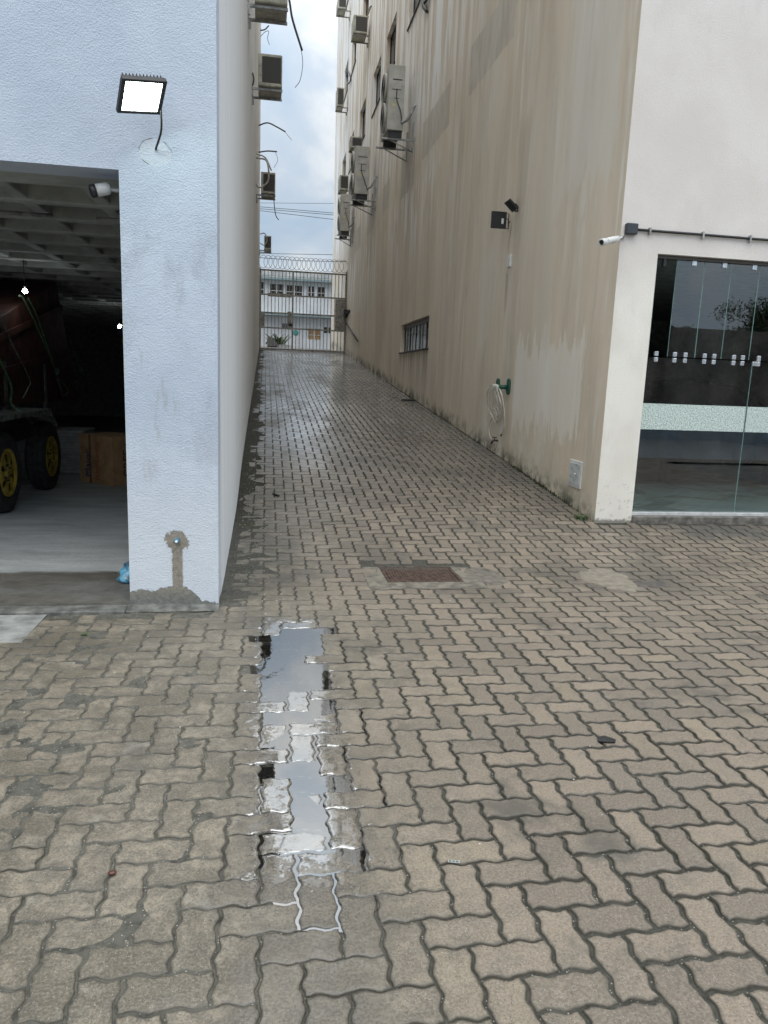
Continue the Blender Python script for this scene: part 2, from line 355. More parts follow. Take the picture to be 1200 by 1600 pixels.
def build_paving():
    V, F, C = [], [], []
    for j in range(-6, 330):
        for i in range(-20, 125):
            k4 = (i+j) % 4
            if k4 == 0: horiz = True
            elif k4 == 2: horiz = False
            else: continue
            cx = PX+(i+(1 if horiz else .5))*W; cy = PY+(j+(.5 if horiz else 1))*W
            if cy < -.45 or cy > 31.5: continue
            lim = YL-.17 if cx < XL+.02 else 1e9
            if cx < -3.6 or cx > 8.2: continue
            if cy > YL-.17 and cx < (XL-.10 if cy > YL+.13 else XL+.0): continue
            if cy > YR-.03 and cx > (XR+.10 if cy > YR+.13 else XR+.02): continue
            if SLAB[0]+.03 < cx < SLAB[1]-.03 and SLAB[2]+.03 < cy < SLAB[3]-.03: continue
            if cx < -1.28 and cy > 4.0: continue
            lod = 2 if cy < 7.5 else (1 if cy < 15 else 0)
            q = rnd.random(); r2 = rnd.random()
            gap = .0030+.0034*sstep(.2, 1.2, cx)+(.0022 if lod < 2 else 0)+rnd.uniform(-.0006,.0010)
            o0 = inset(outline(i, j, horiz, lod), gap)
            bev = .0042 if lod == 2 else .004
            hx, hy = (W, W/2) if horiz else (W/2, W)
            sh = lambda d: [(cx+(px-cx)*(1-d/hx), cy+(py-cy)*(1-d/hy)) for px, py in o0]
            rings = [(o0, -.030, 1.0), (o0, -.0052, 1.0), (sh(.0018), -.0020, .9), (sh(.005), -.0004, .55), (sh(.0095), 0, .18), (sh(.016), 0, 0)] if lod == 2 else \
                    [(o0, -.022, 1.0), (o0, -.0035, 1.0), (sh(.005), 0, .3)]
            dz = rnd.gauss(0, .0010)-sunk(cx, cy)+mn.noise(Vector((cx*1.7, cy*1.7, 1)))*.004*(0 if (-.3 < cx < .7 and 1 < cy < 4.5) else 1); tx, ty = rnd.gauss(0, .009), rnd.gauss(0, .009)
            if cx < .6: tx *= 1.5; ty *= 1.5
            if sunk(cx, cy): tx *= .55; ty *= .55; dz -= rnd.gauss(0, .0003)
            if lod < 2: tx *= .5; ty *= .5
            base = len(V); n = len(o0)
            for pts, h, e in rings:
                for k, (px, py) in enumerate(pts):
                    jx = 0
                    if lod == 2:
                        wr_ = .0011+.0022*sstep(.9, -.1, cx); px, py = px+mn.noise(Vector((px*38, py*38, q*50)))*wr_+rnd.gauss(0,.0003), py+mn.noise(Vector((px*38+9, py*38, q*50)))*wr_+rnd.gauss(0,.0003)
                    if cy < YL and py < YL and px < XL-.02: py = min(py, YL-.14)
                    V.append((px, py, gz(px, py)+h+dz+(px-cx)*tx+(py-cy)*ty)); C.append((q, e, r2))
            m = len(rings)
            for a in range(m-1):
                for k in range(n):
                    F.append((base+a*n+k, base+a*n+(k+1)%n, base+(a+1)*n+(k+1)%n, base+(a+1)*n+k))
            F.append(tuple(base+(m-1)*n+k for k in range(n)))
    me = bpy.data.meshes.new('paving'); me.from_pydata(V, [], F); me.update()
    ca = me.color_attributes.new('rnd', 'FLOAT_COLOR', 'POINT')
    flat = []
    for c in C: flat += [c[0], c[1], c[2], 1]
    ca.data.foreach_set('color', flat)
    me.polygons.foreach_set('use_smooth', [len(p) == 4 for p in F])
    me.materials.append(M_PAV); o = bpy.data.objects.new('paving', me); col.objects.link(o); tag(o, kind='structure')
    print('paving verts', len(V))
build_paving()
def grid(name, xs, ys, fz, mat, kind=None):
    mb = MB(); nx = len(xs)
    for y in ys:
        for x in xs: mb.v.append((x, y, fz(x, y)))
    for b in range(len(ys)-1):
        for a in range(nx-1):
            mb.f.append([b*nx+a, b*nx+a+1, (b+1)*nx+a+1, (b+1)*nx+a]); mb.sm.append(True)
    o = mb.build(name, mat)
    if kind: tag(o, kind=kind)
    return o
def fr(a, b, s):
    n = max(1, round((b-a)/s)); return [a+(b-a)*k/n for k in range(n+1)]
from mathutils import noise as mn
def jz(x, y):
    if x < XL-.08 and y > YL+.1: return -.05
    if x > XR+.08 and y > YR+.08: return .05
    nz = mn.noise(Vector((x*9, y*9, 0)))*.0026*(1 if x > .6 else 1.5)+mn.noise(Vector((x*31, y*31, 3)))*.0018 if not (-.12 < x < .5 and 1 < y < 4.4) else 0
    return gz(x, y)-joint_depth(x, y)+nz-min(.006, sunk(x, y)*.6)
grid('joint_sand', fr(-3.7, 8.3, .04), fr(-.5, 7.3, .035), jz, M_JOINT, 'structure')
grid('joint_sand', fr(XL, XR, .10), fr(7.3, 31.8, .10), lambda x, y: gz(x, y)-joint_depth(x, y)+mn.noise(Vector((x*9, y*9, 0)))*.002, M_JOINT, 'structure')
M_ASPH = plain('street_asphalt', (.11,.108,.102), .7, var=.3, scale=3, bump=.4)
grid('ground', [-400,-60,-10.5,-3.7,XL-.15,XL-.05,1.5,XR+.05,XR+.15,8.3,14,60,400], [-400,-60,-20,-6,-.5,4,4.7,5.3,5.9,6.77,6.9,8.2,13,18.9,25,31.2,31.9,34,39.5,45,50,80,400], lambda x, y: -.12 if (y < 32.5 and y > 4.5 and x < XL-.1) or (YR+.1 < y < 39 and x > XR+.1) else (gz(x, y)-.06 if y < 31.7 else gz(x, y)-.02), M_ASPH, 'structure')
# forecourt behind the camera
M_CONC = plain('worn_concrete', (.30,.285,.255), .7, var=.3, scale=5, dirt=((.12,.115,.10), .6), bump=.35)
MB().poly([(-12,-.5,-.012),(-12,-14,-.012),(14,-14,-.012),(14,-.5,-.012)]).build('forecourt', plain('wet_forecourt', (.16,.145,.125), .5, var=.3, scale=4))['kind'] = 'structure'

# water lying level in the sunken run of pavers
def mat_water():
    n = NT('puddle_water'); t = n.t
    gl = t.nodes.new('ShaderNodeBsdfGlossy'); gl.inputs['Roughness'].default_value = .015
    tr = t.nodes.new('ShaderNodeBsdfTransparent'); tr.inputs['Color'].default_value = (.82,.84,.82,1)
    fz = t.nodes.new('ShaderNodeFresnel'); fz.inputs['IOR'].default_value = 5.0
    ms = t.nodes.new('ShaderNodeMixShader'); bp = t.nodes.new('ShaderNodeBump'); bp.inputs['Strength'].default_value = .05; bp.inputs['Distance'].default_value = .002
    t.links.new(n.noise(26, 2), bp.inputs['Height']); t.links.new(bp.outputs[0], gl.inputs['Normal'])
    t.links.new(fz.outputs[0], ms.inputs[0]); t.links.new(tr.outputs[0], ms.inputs[1]); t.links.new(gl.outputs[0], ms.inputs[2])
    t.links.new(ms.outputs[0], n.o.inputs['Surface']); return n.m
M_WATER = mat_water()
wp = []
LE = [(.09,1.75),(.02,1.9),(-.02,2.1),(-.03,2.6),(.0,3.0),(-.05,3.4),(-.09,3.9),(-.07,4.2),(.05,4.28),(.25,4.22),(.45,4.2),(.52,4.0),(.50,3.5),(.48,3.1),(.50,2.6),(.44,2.1),(.36,1.85),(.24,1.72)]
mbw = MB(); sp_ = spline(LE, 6)
mbw.poly([(p[0]+rnd.gauss(0,.006), p[1], -.0046) for p in [(q.x, q.y) for q in [Vector((a.x, a.y, 0)) for a in spline([(a,b,0) for a,b in LE], 6)]]]) if False else None
mbw.poly([(p.x+rnd.gauss(0,.006), p.y+rnd.gauss(0,.006), -.0046) for p in spline([(a,b,0) for a,b in LE], 6)][::-1])
o = mbw.build('puddle_water', M_WATER); tag(o, kind='structure')
# thin water film behind the drain slab
pts = [(.72,5.72),(.9,5.68),(1.3,5.70),(1.35,5.78),(1.28,6.2),(1.1,6.5),(.85,6.55),(.68,6.2),(.66,5.9)]
# ------------------------------------------------------------ wall materials
def mat_left_front():
    n = NT('blue_white_roughcast')
    peel = n.noise(120, 2, .55); cell = n.vor(95)
    c = n.mix(n.ramp(n.noise(1.3, 5, .6), .3, .7), (.42,.485,.575), (.50,.565,.65))
    c = n.mix(n.mul(n.ramp(n.noise(7, 6, .7, v=n.vec((1,1,.35))), .56, .74), .35), c, (.40,.45,.52))
    gst = n.mul(n.ramp(n.noise(2.2, 7, .68, v=n.vec((1,1,.45),(5,0,1)), dist=.3), .50, .64), n.ramp(n.z, 2.6, 2.1)); c = n.mix(n.mul(gst, .60), c, (.33,.37,.43))
    dstn = n.mul(n.ramp(n.noise(6, 7, .7, v=n.vec((1,1,.22),(2,0,4))), .58, .68), n.ramp(n.z, 2.4, 1.8)); c = n.mix(n.mul(dstn, .60), c, (.33,.355,.37))
    low = n.ramp(n.z, 1.3, .3); c = n.mix(n.mul(low, .5), c, (.68,.71,.74))
    # hairline scuffs
    sc_ = n.mul(n.ramp(n.noise(26, 7, .75, v=n.vec((1,1,.28))), .69, .74), n.rect(n.x, n.z, -.72, -.45, .75, 2.25, .15, n.mul(n.sub(n.noise(4,3),.5),.5)))
    c = n.mix(n.mul(sc_, .8), c, (.19,.20,.18))
    c = n.mix(n.mul(n.ramp(n.noise(60, 4, .8), .70, .76), .5), c, (.25,.26,.25))
    # bare mortar: ragged foot and the chased strip up to the capped pipe
    wob = n.mul(n.sub(n.noise(16, 6, .7), .5), .09); wob2 = n.mul(n.sub(n.noise(60, 4, .7), .5), .03)
    foot_h = n.add(n.add(.105, n.mul(n.add(n.x, .56), -.02)), n.add(wob, wob2))
    hump = n.ramp(n.m2('ABSOLUTE', n.add(n.x, .545)), .16, .02)
    foot_h = n.add(n.sub(foot_h, n.mul(n.ramp(n.x, -.50, -.36), .075)), n.mul(hump, .03))
    foot = n.mul(n.ramp(n.sub(foot_h, n.z), -.004, .004), n.ramp(n.x, -1.2, -1.1))
    strip = n.rect(n.x, n.z, -.576, -.512, -.1, .40, .004, wob2)
    blob = n.m2('LESS_THAN', n.add(n.m2('SQRT', n.add(n.m2('POWER', n.mul(n.add(n.x, .545), .85), 2), n.m2('POWER', n.sub(n.z, .43), 2))), n.mul(n.sub(n.noise(24, 5, .7), .5), .13)), .062)
    mort = n.m2('MAXIMUM', n.m2('MAXIMUM', foot, strip), blob)
    mc = n.mix(n.ramp(n.noise(40, 6, .7), .3, .7), (.19,.175,.145), (.31,.285,.24))
    mc = n.mix(n.ramp(n.z, .16, .03), mc, n.mix(n.ramp(n.noise(30,6,.7), .3, .7), (.11,.115,.105), (.21,.215,.20)))
    c = n.mix(mort, c, mc)
    # repair ring under the lamp's cable hole
    d = n.m2('SQRT', n.add(n.m2('POWER', n.mul(n.add(n.x, .632), .95), 2), n.m2('POWER', n.mul(n.sub(n.z, 2.705), 1.1), 2)))
    d = n.add(d, n.mul(n.sub(n.noise(14, 4, .6), .5), .035))
    disc = n.ramp(d, .088, .078); ring = n.mul(n.ramp(n.m2('ABSOLUTE', n.sub(d, .083)), .0035, .001), n.ramp(n.noise(11, 3), .44, .52))
    c = n.mix(n.mul(disc, .32), c, (.62,.66,.68)); c = n.mix(n.mul(ring, .65), c, (.16,.17,.16))
    # yellow undercoat on the jamb arris
    ye = n.mul(n.ramp(n.x, -.8345, -.8375), n.ramp(n.noise(9, 5, .7, v=n.vec((0,0,1))), .50, .54)); ye = n.mul(ye, n.ramp(n.z, 2.1, 1.9))
    ye = n.mul(ye, n.ramp(n.x, -.90, -.88))
    c = n.mix(ye, c, (.62,.52,.07))
    h = n.add(n.mul(peel, 1.0), n.mul(cell, .5)); h = n.add(h, n.mul(mort, -.8)); h = n.sub(h, n.mul(ring, 1.5))
    h = n.add(h, n.mul(n.noise(9, 4, .6), 1.3)); n.bump(h, .75, .0045); n.b.inputs['Specular IOR Level'].default_value = .3
    return n.out(c, .8)
def mat_left_side():
    n = NT('pale_grey_render')
    st = n.noise(5.5, 5, .6, v=n.vec((1, 1.3, .06)))
    c = n.mix(n.ramp(st, .3, .7), (.70,.72,.745), (.78,.795,.81))
    c = n.mix(n.mul(n.ramp(n.noise(3.0, 6, .6, v=n.vec((1,1,.10),(0,3,0))), .54, .72), n.ramp(n.y, 9, 15)), c, (.60,.575,.55))
    c = n.mix(n.ramp(n.y, 17, 17.3), c, n.mix(n.ramp(st, .3, .7), (.60,.585,.56), (.72,.70,.67)))  # far stretch browner: lane shade and warm bounce mixed into the colour
    n.bump(n.noise(110, 3, .6), .5, .003); return n.out(c, .85)
def mat_right_side():
    n = NT('stained_taupe_render')
    s1 = n.noise(3.4, 7, .66, v=n.vec((1,1,.055))); s2 = n.noise(9.5, 6, .62, v=n.vec((1,1,.05),(0,7,2))); s3 = n.noise(1.0, 6, .66, v=n.vec((1,1,.22),(0,2,5)), dist=.35)
    big = n.noise(.42, 4, .5)
    cl = n.ramp(n.noise(1.25, 5, .6, v=n.vec((1,1,.45),(3,1,8)), dist=.3), .42, .60); cl2 = n.ramp(n.noise(.9, 5, .6, v=n.vec((1,1,.5),(7,5,2)), dist=.3), .40, .60)
    s4 = n.noise(1.9, 6, .6, v=n.vec((1,1,.045),(0,11,3)), dist=.12)
    c = n.mix(n.ramp(s3, .32, .66), (.585,.50,.39), (.72,.625,.50))
    c = n.mix(n.mul(n.mul(n.ramp(s4, .50, .58), cl2), .5), c, (.70,.65,.555))
    c = n.mix(n.mul(n.mul(n.ramp(s1, .50, .60), cl), .55), c, (.74,.70,.62))
    c = n.mix(n.mul(n.mul(n.ramp(s2, .55, .63), cl), .6), c, (.78,.75,.68))
    c = n.mix(n.mul(n.mul(n.ramp(s4, .47, .38), cl2), .38), c, (.42,.355,.28))
    c = n.mix(n.mul(n.mul(n.ramp(s2, .44, .34), n.sub(1.0, cl)), .22), c, (.40,.335,.265))
    # pale lime runs under the windows, high up and farther along
    up = n.mul(n.ramp(n.y, 9.5, 16), n.ramp(n.z, 6.0, 7.6)); wr = n.noise(3.1, 6, .68, v=n.vec((1,1,.10),(0,1,9)), dist=.15)
    c = n.mix(n.mul(up, n.ramp(wr, .44, .54)), c, (.88,.87,.85))
    up2 = n.mul(n.ramp(n.y, 10, 17), n.mul(n.ramp(n.z, 3.4, 5.6), n.ramp(n.z, 6.4, 5.6))); c = n.mix(n.mul(n.mul(up2, n.ramp(n.noise(2.4, 6, .65, v=n.vec((1,1,.16),(0,4,1))), .49, .56)), .8), c, (.84,.82,.78))
    for a, b, zt_, zl in ((17.3,18.8,9.7,3.2),(20.7,22.3,9.7,3.4),(23.3,24.9,9.7,3.2),(26.7,28.2,9.7,3.2),(17.4,18.5,6.7,2.4),(23.2,24.3,6.7,2.2),(9.9,10.1,3.0,1.3),(15.0,18.2,2.15,1.1)):
        dr = n.noise(9.5, 5, .6, v=n.vec((1,1,.05),(0,a,zt_))); fall = n.mul(n.ramp(n.z, zt_-zl, zt_-.1), n.ramp(n.z, zt_+.02, zt_-.02))
        dm = n.mul(n.mul(fall, n.rect(n.y, n.z, a-.1, b+.1, -9, 99, .12, None)), n.ramp(dr, .48, .56)); c = n.mix(n.mul(dm, .6), c, (.30,.27,.225) if zt_ < 8 else (.90,.89,.86))
    # big lighter run near the corner
    wv = n.mul(n.sub(n.noise(5.5, 7, .70, v=n.vec((1,1,.10))), .5), 1.7)
    wv2 = n.mul(n.sub(n.noise(20, 6, .7, v=n.vec((1,1,.3))), .5), .22)
    pt = n.rect(n.y, n.z, 7.35, 9.5, .95, 1.98, .03, n.add(wv, wv2)); c = n.mix(n.mul(pt, .62), c, (.80,.775,.70))
    pt2 = n.rect(n.y, n.z, 7.1, 8.35, 3.6, 5.6, .05, wv); c = n.mix(n.mul(pt2, .42), c, (.70,.69,.64))
    # repainted squares left by old machines
    wb = n.mul(n.sub(n.noise(6, 4, .6), .5), .10); sq = None
    for a, b in ((10.5,12.75),(14.1,16.5),(17.3,19.0),(20.8,22.1),(23.7,25.3),(27,28.6)):
        m = n.rect(n.y, n.z, a, b, 6.16-(.25 if a > 16 and a < 20 else 0), 6.92, .02, wb); sq = m if sq is None else n.m2('MAXIMUM', sq, m)
    c = n.mix(n.mul(sq, .62), c, n.mix(n.ramp(n.noise(5, 5, .6, v=n.vec((1,1,.3))), .35, .62), (.40,.365,.31), (.56,.53,.47)))
    # splash zone above the sloping ground: lime bloom, specks, algae
    hb = n.sub(n.z, n.m2('MAXIMUM', n.mul(n.sub(n.y, 5.4), .0985), 0))
    c = n.mix(n.mul(n.ramp(hb, .9, .1), n.mul(n.ramp(n.noise(6, 6, .7), .40, .62), n.ramp(n.y, 14, 9))), c, (.60,.55,.43))
    c = n.mix(n.mul(n.ramp(hb, .30, .0), n.ramp(n.noise(3.5, 5, .65), .40, .62)), c, (.12,.118,.085))
    spk = n.mul(n.ramp(n.noise(42, 3, .7), .68, .73), n.mul(n.ramp(hb, 1.5, .3), n.ramp(n.y, 12, 8.5))); c = n.mix(n.mul(spk, .8), c, (.10,.085,.065))
    chip = n.mul(n.ramp(n.noise(17, 5, .7), .66, .69), n.rect(n.y, hb, 6.9, 8.6, .12, .42, .1)); c = n.mix(chip, c, (.05,.045,.035))
    n.bump(n.add(n.mul(n.noise(105, 3, .6), 1), n.mul(s1, .6)), .5, .0035)
    n.b.inputs['Specular IOR Level'].default_value = .35
    return n.out(c, n.sub(.82, n.mul(n.ramp(s1, .4, .7), .15)))
def mat_right_front():
    n = NT('cream_roughcast')
    c = n.mix(n.ramp(n.noise(1.1, 5, .6), .3, .7), (.615,.575,.535), (.69,.655,.62))
    low = n.ramp(n.z, 2.9, 2.2); c = n.mix(low, c, n.mix(n.ramp(n.noise(2.4,4,.5),.3,.7), (.68,.65,.585), (.76,.735,.67)))
    c = n.mix(n.mul(n.ramp(n.noise(5, 6, .7, v=n.vec((1,1,.3))), .55, .75), .28), c, (.50,.475,.44))
    ft = n.mul(n.ramp(n.z, .75, .2), n.ramp(n.noise(13, 7, .72), .52, .64)); c = n.mix(n.mul(ft, .65), c, (.33,.305,.25))
    wt = n.ramp(n.sub(.17, n.add(n.z, n.mul(n.sub(n.noise(20,5,.7),.5), .10))), -.01, .02); c = n.mix(n.mul(wt, .8), c, (.12,.115,.095))
    c = n.mix(n.mul(n.ramp(n.noise(34, 5, .8), .70, .75), .7), c, (.25,.22,.18))
    n.bump(n.add(n.noise(115, 3, .6), n.mul(n.vor(90), .35)), .6, .004)
    return n.out(c, .85)
M_LF, M_LS, M_RS, M_RF = mat_left_front(), mat_left_side(), mat_right_side(), mat_right_front()
M_INT = plain('grey_plaster', (.42,.42,.40), .85, var=.2)  # one even grey for inner walls, pillar and upper blinds
M_CEIL = plain('ceiling_paint', (.38,.40,.375), .8, var=.15, scale=3, dirt=((.20,.19,.15), .5))
M_GFLOOR = None
def mat_gfloor():
    n = NT('garage_screed')
    c = n.mix(n.ramp(n.noise(3, 7, .65, v=n.vec((.5,1.6,1))), .3, .7), (.36,.38,.38), (.52,.54,.54))
    c = n.mix(n.mul(n.ramp(n.noise(30, 5, .7, v=n.vec((.5,1.5,1))), .45, .7), .4), c, (.42,.44,.44))
    wetl = n.add(n.y, n.mul(n.sub(n.noise(4, 5, .6), .5), .16)); wm = n.ramp(wetl, 5.38, 5.30)
    c = n.mix(wm, c, n.mix(n.ramp(n.noise(9, 6, .65), .3, .7), (.10,.095,.082), (.165,.155,.135)))
    c = n.mix(n.mul(n.ramp(n.noise(1.7, 7, .7, v=n.vec((.6,1.4,1),(4,4,0)), dist=.5), .50, .64), .4), c, (.24,.25,.25)); n.bump(n.noise(14, 8, .75, v=n.vec((.6,1.6,1))), .9, .02)
    return n.out(c, n.sub(.62, n.mul(wm, .34)))
M_GFLOOR = mat_gfloor()
M_MORT = plain('grey_mortar', (.15,.152,.14), .6, var=.35, scale=14, dirt=((.10,.10,.09), .5), bump=.6)
M_ROOF = plain('roof_slab', (.3,.29,.28), .9)
M_BLACK = plain('black_enamel', (.018,.018,.02), .45, var=.3)
M_DARK = plain('dark_plastic', (.035,.036,.038), .5, var=.3)
M_GALV = plain('galvanised_steel', (.36,.37,.36), .5, .5, var=.25, dirt=((.16,.12,.09), .5))
M_GREYM = plain('grey_painted_steel', (.30,.285,.25), .55, .1, var=.3, scale=14, dirt=((.10,.07,.045), .6))
M_CASE = plain('machine_casing', (.45,.445,.40), .5, var=.12, scale=4, dirt=((.26,.24,.20), .5))
M_CASE2 = plain('older_machine_casing', (.42,.41,.34), .6, var=.2, scale=6, dirt=((.14,.12,.09), .6))
M_WHITEP = plain('white_plastic', (.66,.66,.64), .4, var=.1, dirt=((.4,.38,.34), .5))
def mat_grille():
    n = NT('coil_grille'); st = n.m2('SINE', n.mul(n.z, 700)); c = n.mix(n.ramp(st, -.5, .8), (.018,.017,.016), (.085,.08,.074)); return n.out(c, .7)
M_GRILLE = mat_grille()

# ------------------------------------------------------------ left building
LB = empty('garage_building', (-4.5, 12, 0), 'tall building with blue white rough render and an open garage at ground level', 'building')
GX0, GX1, GZ0, GZ1 = -6.6, -.837, 0, 2.60
mb = MB(); holed(mb, (0, YL, 0), (1,0,0), (0,0,1), -10.5, XL, -.1, 16.6, [(GX0, GX1, -.05, GZ1)], (0,.24,0)); mb.build('front_wall', M_LF, LB, .006, 2)
mb = MB(); mb.box((XL-.22, YL+.24, -.1), (XL-.0006, 31.9, 16.6)); mb.build('side_wall', M_LS, LB)
mb = MB(); mb.box((-10.5, YL+.24, 2.97), (XL-.22, 31.9, 3.1)); mb.box((-10.5, YL+.24, 16.3), (XL-.22, 31.9, 16.58)); mb.build('floor_slab', M_CEIL, LB)
mb = MB(); mb.box((-10.5, 24, 0), (XL-.22, 24.2, 2.97)); mb.box((-10.5, YL+.24, 0), (-10.3, 24, 2.97)); mb.box((XL-.24, YL+.24, 0), (XL-.2203, 24, 2.97)); mb.build('inner_wall', M_INT, LB)
mb = MB()
for k in range(0, 18):
    x = -.62-.56*k; mb.box((x-.05, YL+.24, 2.66), (x+.05, 23.9, 2.971))
for k in range(30):
    y = 5.28+.62*k; mb.box((-10.2, y-.055, 2.645), (XL-.24, y+.055, 2.972))
mb.box((-10.3, YL+.235, 2.602), (XL-.24, YL+.50, 2.97))
mb.build('waffle_ceiling', M_CEIL, LB, .012)
mb = MB(); mb.box((-10.4, YL-.005, -.08), (GX1+.0, 23.9, .036)); mb.build('floor', M_GFLOOR, LB)
mb = MB()
pp = [(-.845,YL-.10,.0),(-.845,YL-.002,.0),(XL+.004,YL-.002,.0),(XL+.004,YL-.085,.0)]
mb = MB(); foot = [(GX1-.02, .0,0),(GX1-.02,.032,0)]
for k in range(15):                                     # sloped mortar fillet at the foot of the pillar
    x0 = -.850+(.565)*k/15; x1 = -.850+.565*(k+1)/15
    a0, a1 = .10+.006*math.sin(k*1.3), .10+.006*math.sin((k+1)*1.3); h0, h1 = .020+.003*math.sin(k*2.1), .020+.003*math.sin((k+1)*2.1)
    mb.poly([(x0,YL-a0,.001),(x1,YL-a1,.001),(x1,YL+.003,h1),(x0,YL+.003,h0)], True)
mb.build('mortar_fillet', M_MORT, LB)
mb = MB(); mb.box((GX0, YL-.13, -.04), (GX1-.012, YL-.006, .022)); mb.build('door_sill', M_MORT, LB, .008)
o = MB().box((-3.6, 4.0, -.05), (-1.30, YL-.131, .004)).build('concrete_apron', plain('apron_concrete', (.27,.275,.26), .6, var=.3, scale=6, bump=.3)); tag(o, kind='structure')
# capped water pipe in the chased strip
pp_ = empty('capped_pipe', (-.543, YL, .438), 'blue capped pipe stub poking from bare mortar low on the garage pillar', 'pipe')
Mx = Matrix.Translation((-.543, YL, .438)) @ Matrix.Rotation(R(90), 4, 'X')
MB().lathe([(.016,-.01),(.016,.035),(.012,.04)], Mx).build('pipe_stub', plain('blue_pvc', (.06,.20,.30), .4), pp_)
MB().lathe([(.0085,.036),(.0085,.052),(.004,.058)], Mx).build('cap', plain('white_cap', (.75,.82,.84), .3), pp_)

# lit flood lamp on the garage front
lampc = Vector((-.71, 4.44, 2.99))
FL = empty('flood_lamp', (-.628, YL, 2.733), 'lit black framed flood lamp glowing white high on the garage wall', 'flood lamp')
q = [at_Y(y, *p) for p, y in (((182,122),4.22),((253,127),4.33),((259,179),4.50),((191,175),4.40))]   # its face leans forward and turns left
cx_ = sum(q, Vector())/4; nrm = (q[1]-q[0]).cross(q[3]-q[0]).normalized()
if nrm.y > 0: nrm = -nrm
ux = (q[1]-q[0]).normalized(); uy = nrm.cross(ux).normalized(); 
if uy.z < 0: uy = -uy
nz_ = ux.cross(uy)
if nz_.y > 0: ux = -ux; nz_ = ux.cross(uy)
LM = Matrix(((ux.x,uy.x,nz_.x,cx_.x),(ux.y,uy.y,nz_.y,cx_.y),(ux.z,uy.z,nz_.z,cx_.z),(0,0,0,1)))
hw, hh = (q[1]-q[0]).length/2, ((q[3]-q[0]).length)/2
mb = MB()
for a, b in (((-hw,-hh,-.022),(hw,-hh+.016,.004)),((-hw,hh-.016,-.022),(hw,hh,.004)),((-hw,-hh+.016,-.022),(-hw+.022,hh-.016,.004)),((hw-.022,-hh+.016,-.022),(hw,hh-.016,.004))): mb.box(a, b, LM)
mb.box((-hw+.004,-hh+.004,-.03),(hw-.004,hh-.004,-.0225), LM)
mb.build('lamp_frame', M_BLACK, FL, .002)
MB().box((-hw+.022,-hh+.016,-.022),(hw-.022,hh-.016,-.002), LM).build('lamp_lens', emis('lit_led_lens', (.82,1.0,.90), 20), FL)
mb = MB()
for k in range(12): 
    x = -hw*.85+hw*1.7*k/11; mb.box((x-.0015,-hh*.8,-.048),(x+.0015,hh*.95,-.031), LM)
mb.build('heat_fins', M_BLACK, FL)
mb = MB(); arm0 = LM @ Vector((hw*.98,-hh*.55,-.012)) if (LM @ Vector((hw,0,0))).x > cx_.x else LM @ Vector((-hw*.98,-hh*.55,-.012))
mb.tube(spline([arm0+Vector((0,0,.10)), arm0, at_Y(4.50,252,203), at_Y(YL-.02,244,231), (-.628,YL+.01,2.733)], 6), .0058, 8); mb.build('lamp_arm', M_BLACK, FL)

# security camera under the garage header
SC = empty('security_camera', (-.86, 5.0, 2.62), 'white bullet camera with dark lens hanging inside the garage door opening', 'security camera')
def bullet_cam(root, p0, p1, base, r):
    p0, p1 = Vector(p0), Vector(p1); d = (p1-p0).normalized(); Mq = Matrix.Translation(p0) @ d.to_track_quat('Z','Y').to_matrix().to_4x4(); L = (p1-p0).length
    MB().lathe([(r*.6,0),(r*.92,L*.05),(r,L*.25),(r,L*.72)], Mq, 20).build('camera_body', M_WHITEP, root)
    MB().lathe([(r*1.04,L*.72),(r*1.04,L*.97),(r*.8,L),(r*.75,L*.95)], Mq, 20).build('lens_hood', M_BLACK if r > .035 else M_WHITEP, root)
    MB().lathe([(r*.72,L*.93),(r*.7,L*.955),(r*.1,L*.96)], Mq, 16).build('lens', M_BLACK, root)
    b = Vector(base); MB().tube([b, b.lerp(p0, .55)+Vector((0,0,-.01)), p0+d*L*.2], r*.3, 8).tube([b, b.lerp(p0, .12)], r*.7, 14).build('mount', M_WHITEP, root)
p1 = at_Y(4.70, 141, 299); p0 = at_Y(4.73, 172, 294)
bullet_cam(SC, p0, p1, (GX1+.0, 4.76, 2.53), .0355)
Q = MB().box((GX1-.02, YL+.241, .04), (GX1+.30, YL+.5, 2.601)); Q.build('inner_pillar', M_INT, LB)

# conduit along the ceiling and two bulbs
o = MB().tube([(-8, 6.28, 2.62),(-4, 6.26, 2.625),(-1.62, 6.2, 2.62)], .016, 8).tube([(-1.30,6.19,2.62),(-.6,6.16,2.62)], .012, 8).build('ceiling_conduit', M_GALV); tag(o, 'thin grey conduit pipe running under the garage ceiling ribs', 'conduit')
for (u, v, Y, lab, r_) in ((39,455,9.0,'bare lit bulb above the tilted dark cargo in the garage',.045),(187,510,14.0,'small distant lit bulb beside the white pillar edge in the garage',.05)):
    p = at_Y(Y, u, v)
    b = empty('light_bulb', p, lab, 'light bulb', 'bulbs lit in the garage'); r_ *= .6
    MB().lathe([(r_*.25,-r_*.95),(r_*.7,-r_*.7),(r_,-r_*.05),(r_*.8,r_*.55),(r_*.38,r_*1.0)], Matrix.Translation(p), 18).build('bulb', emis('lit_bulb', (.9,.97,1), 90), b)
    MB().lathe([(r_*.38,r_*1.0),(r_*.4,r_*1.9),(r_*.55,r_*2.1)], Matrix.Translation(p), 14).tube([p+Vector((0,0,r_*2)), (p.x,p.y,2.66)], .004, 6).build('lamp_holder', M_DARK, b)

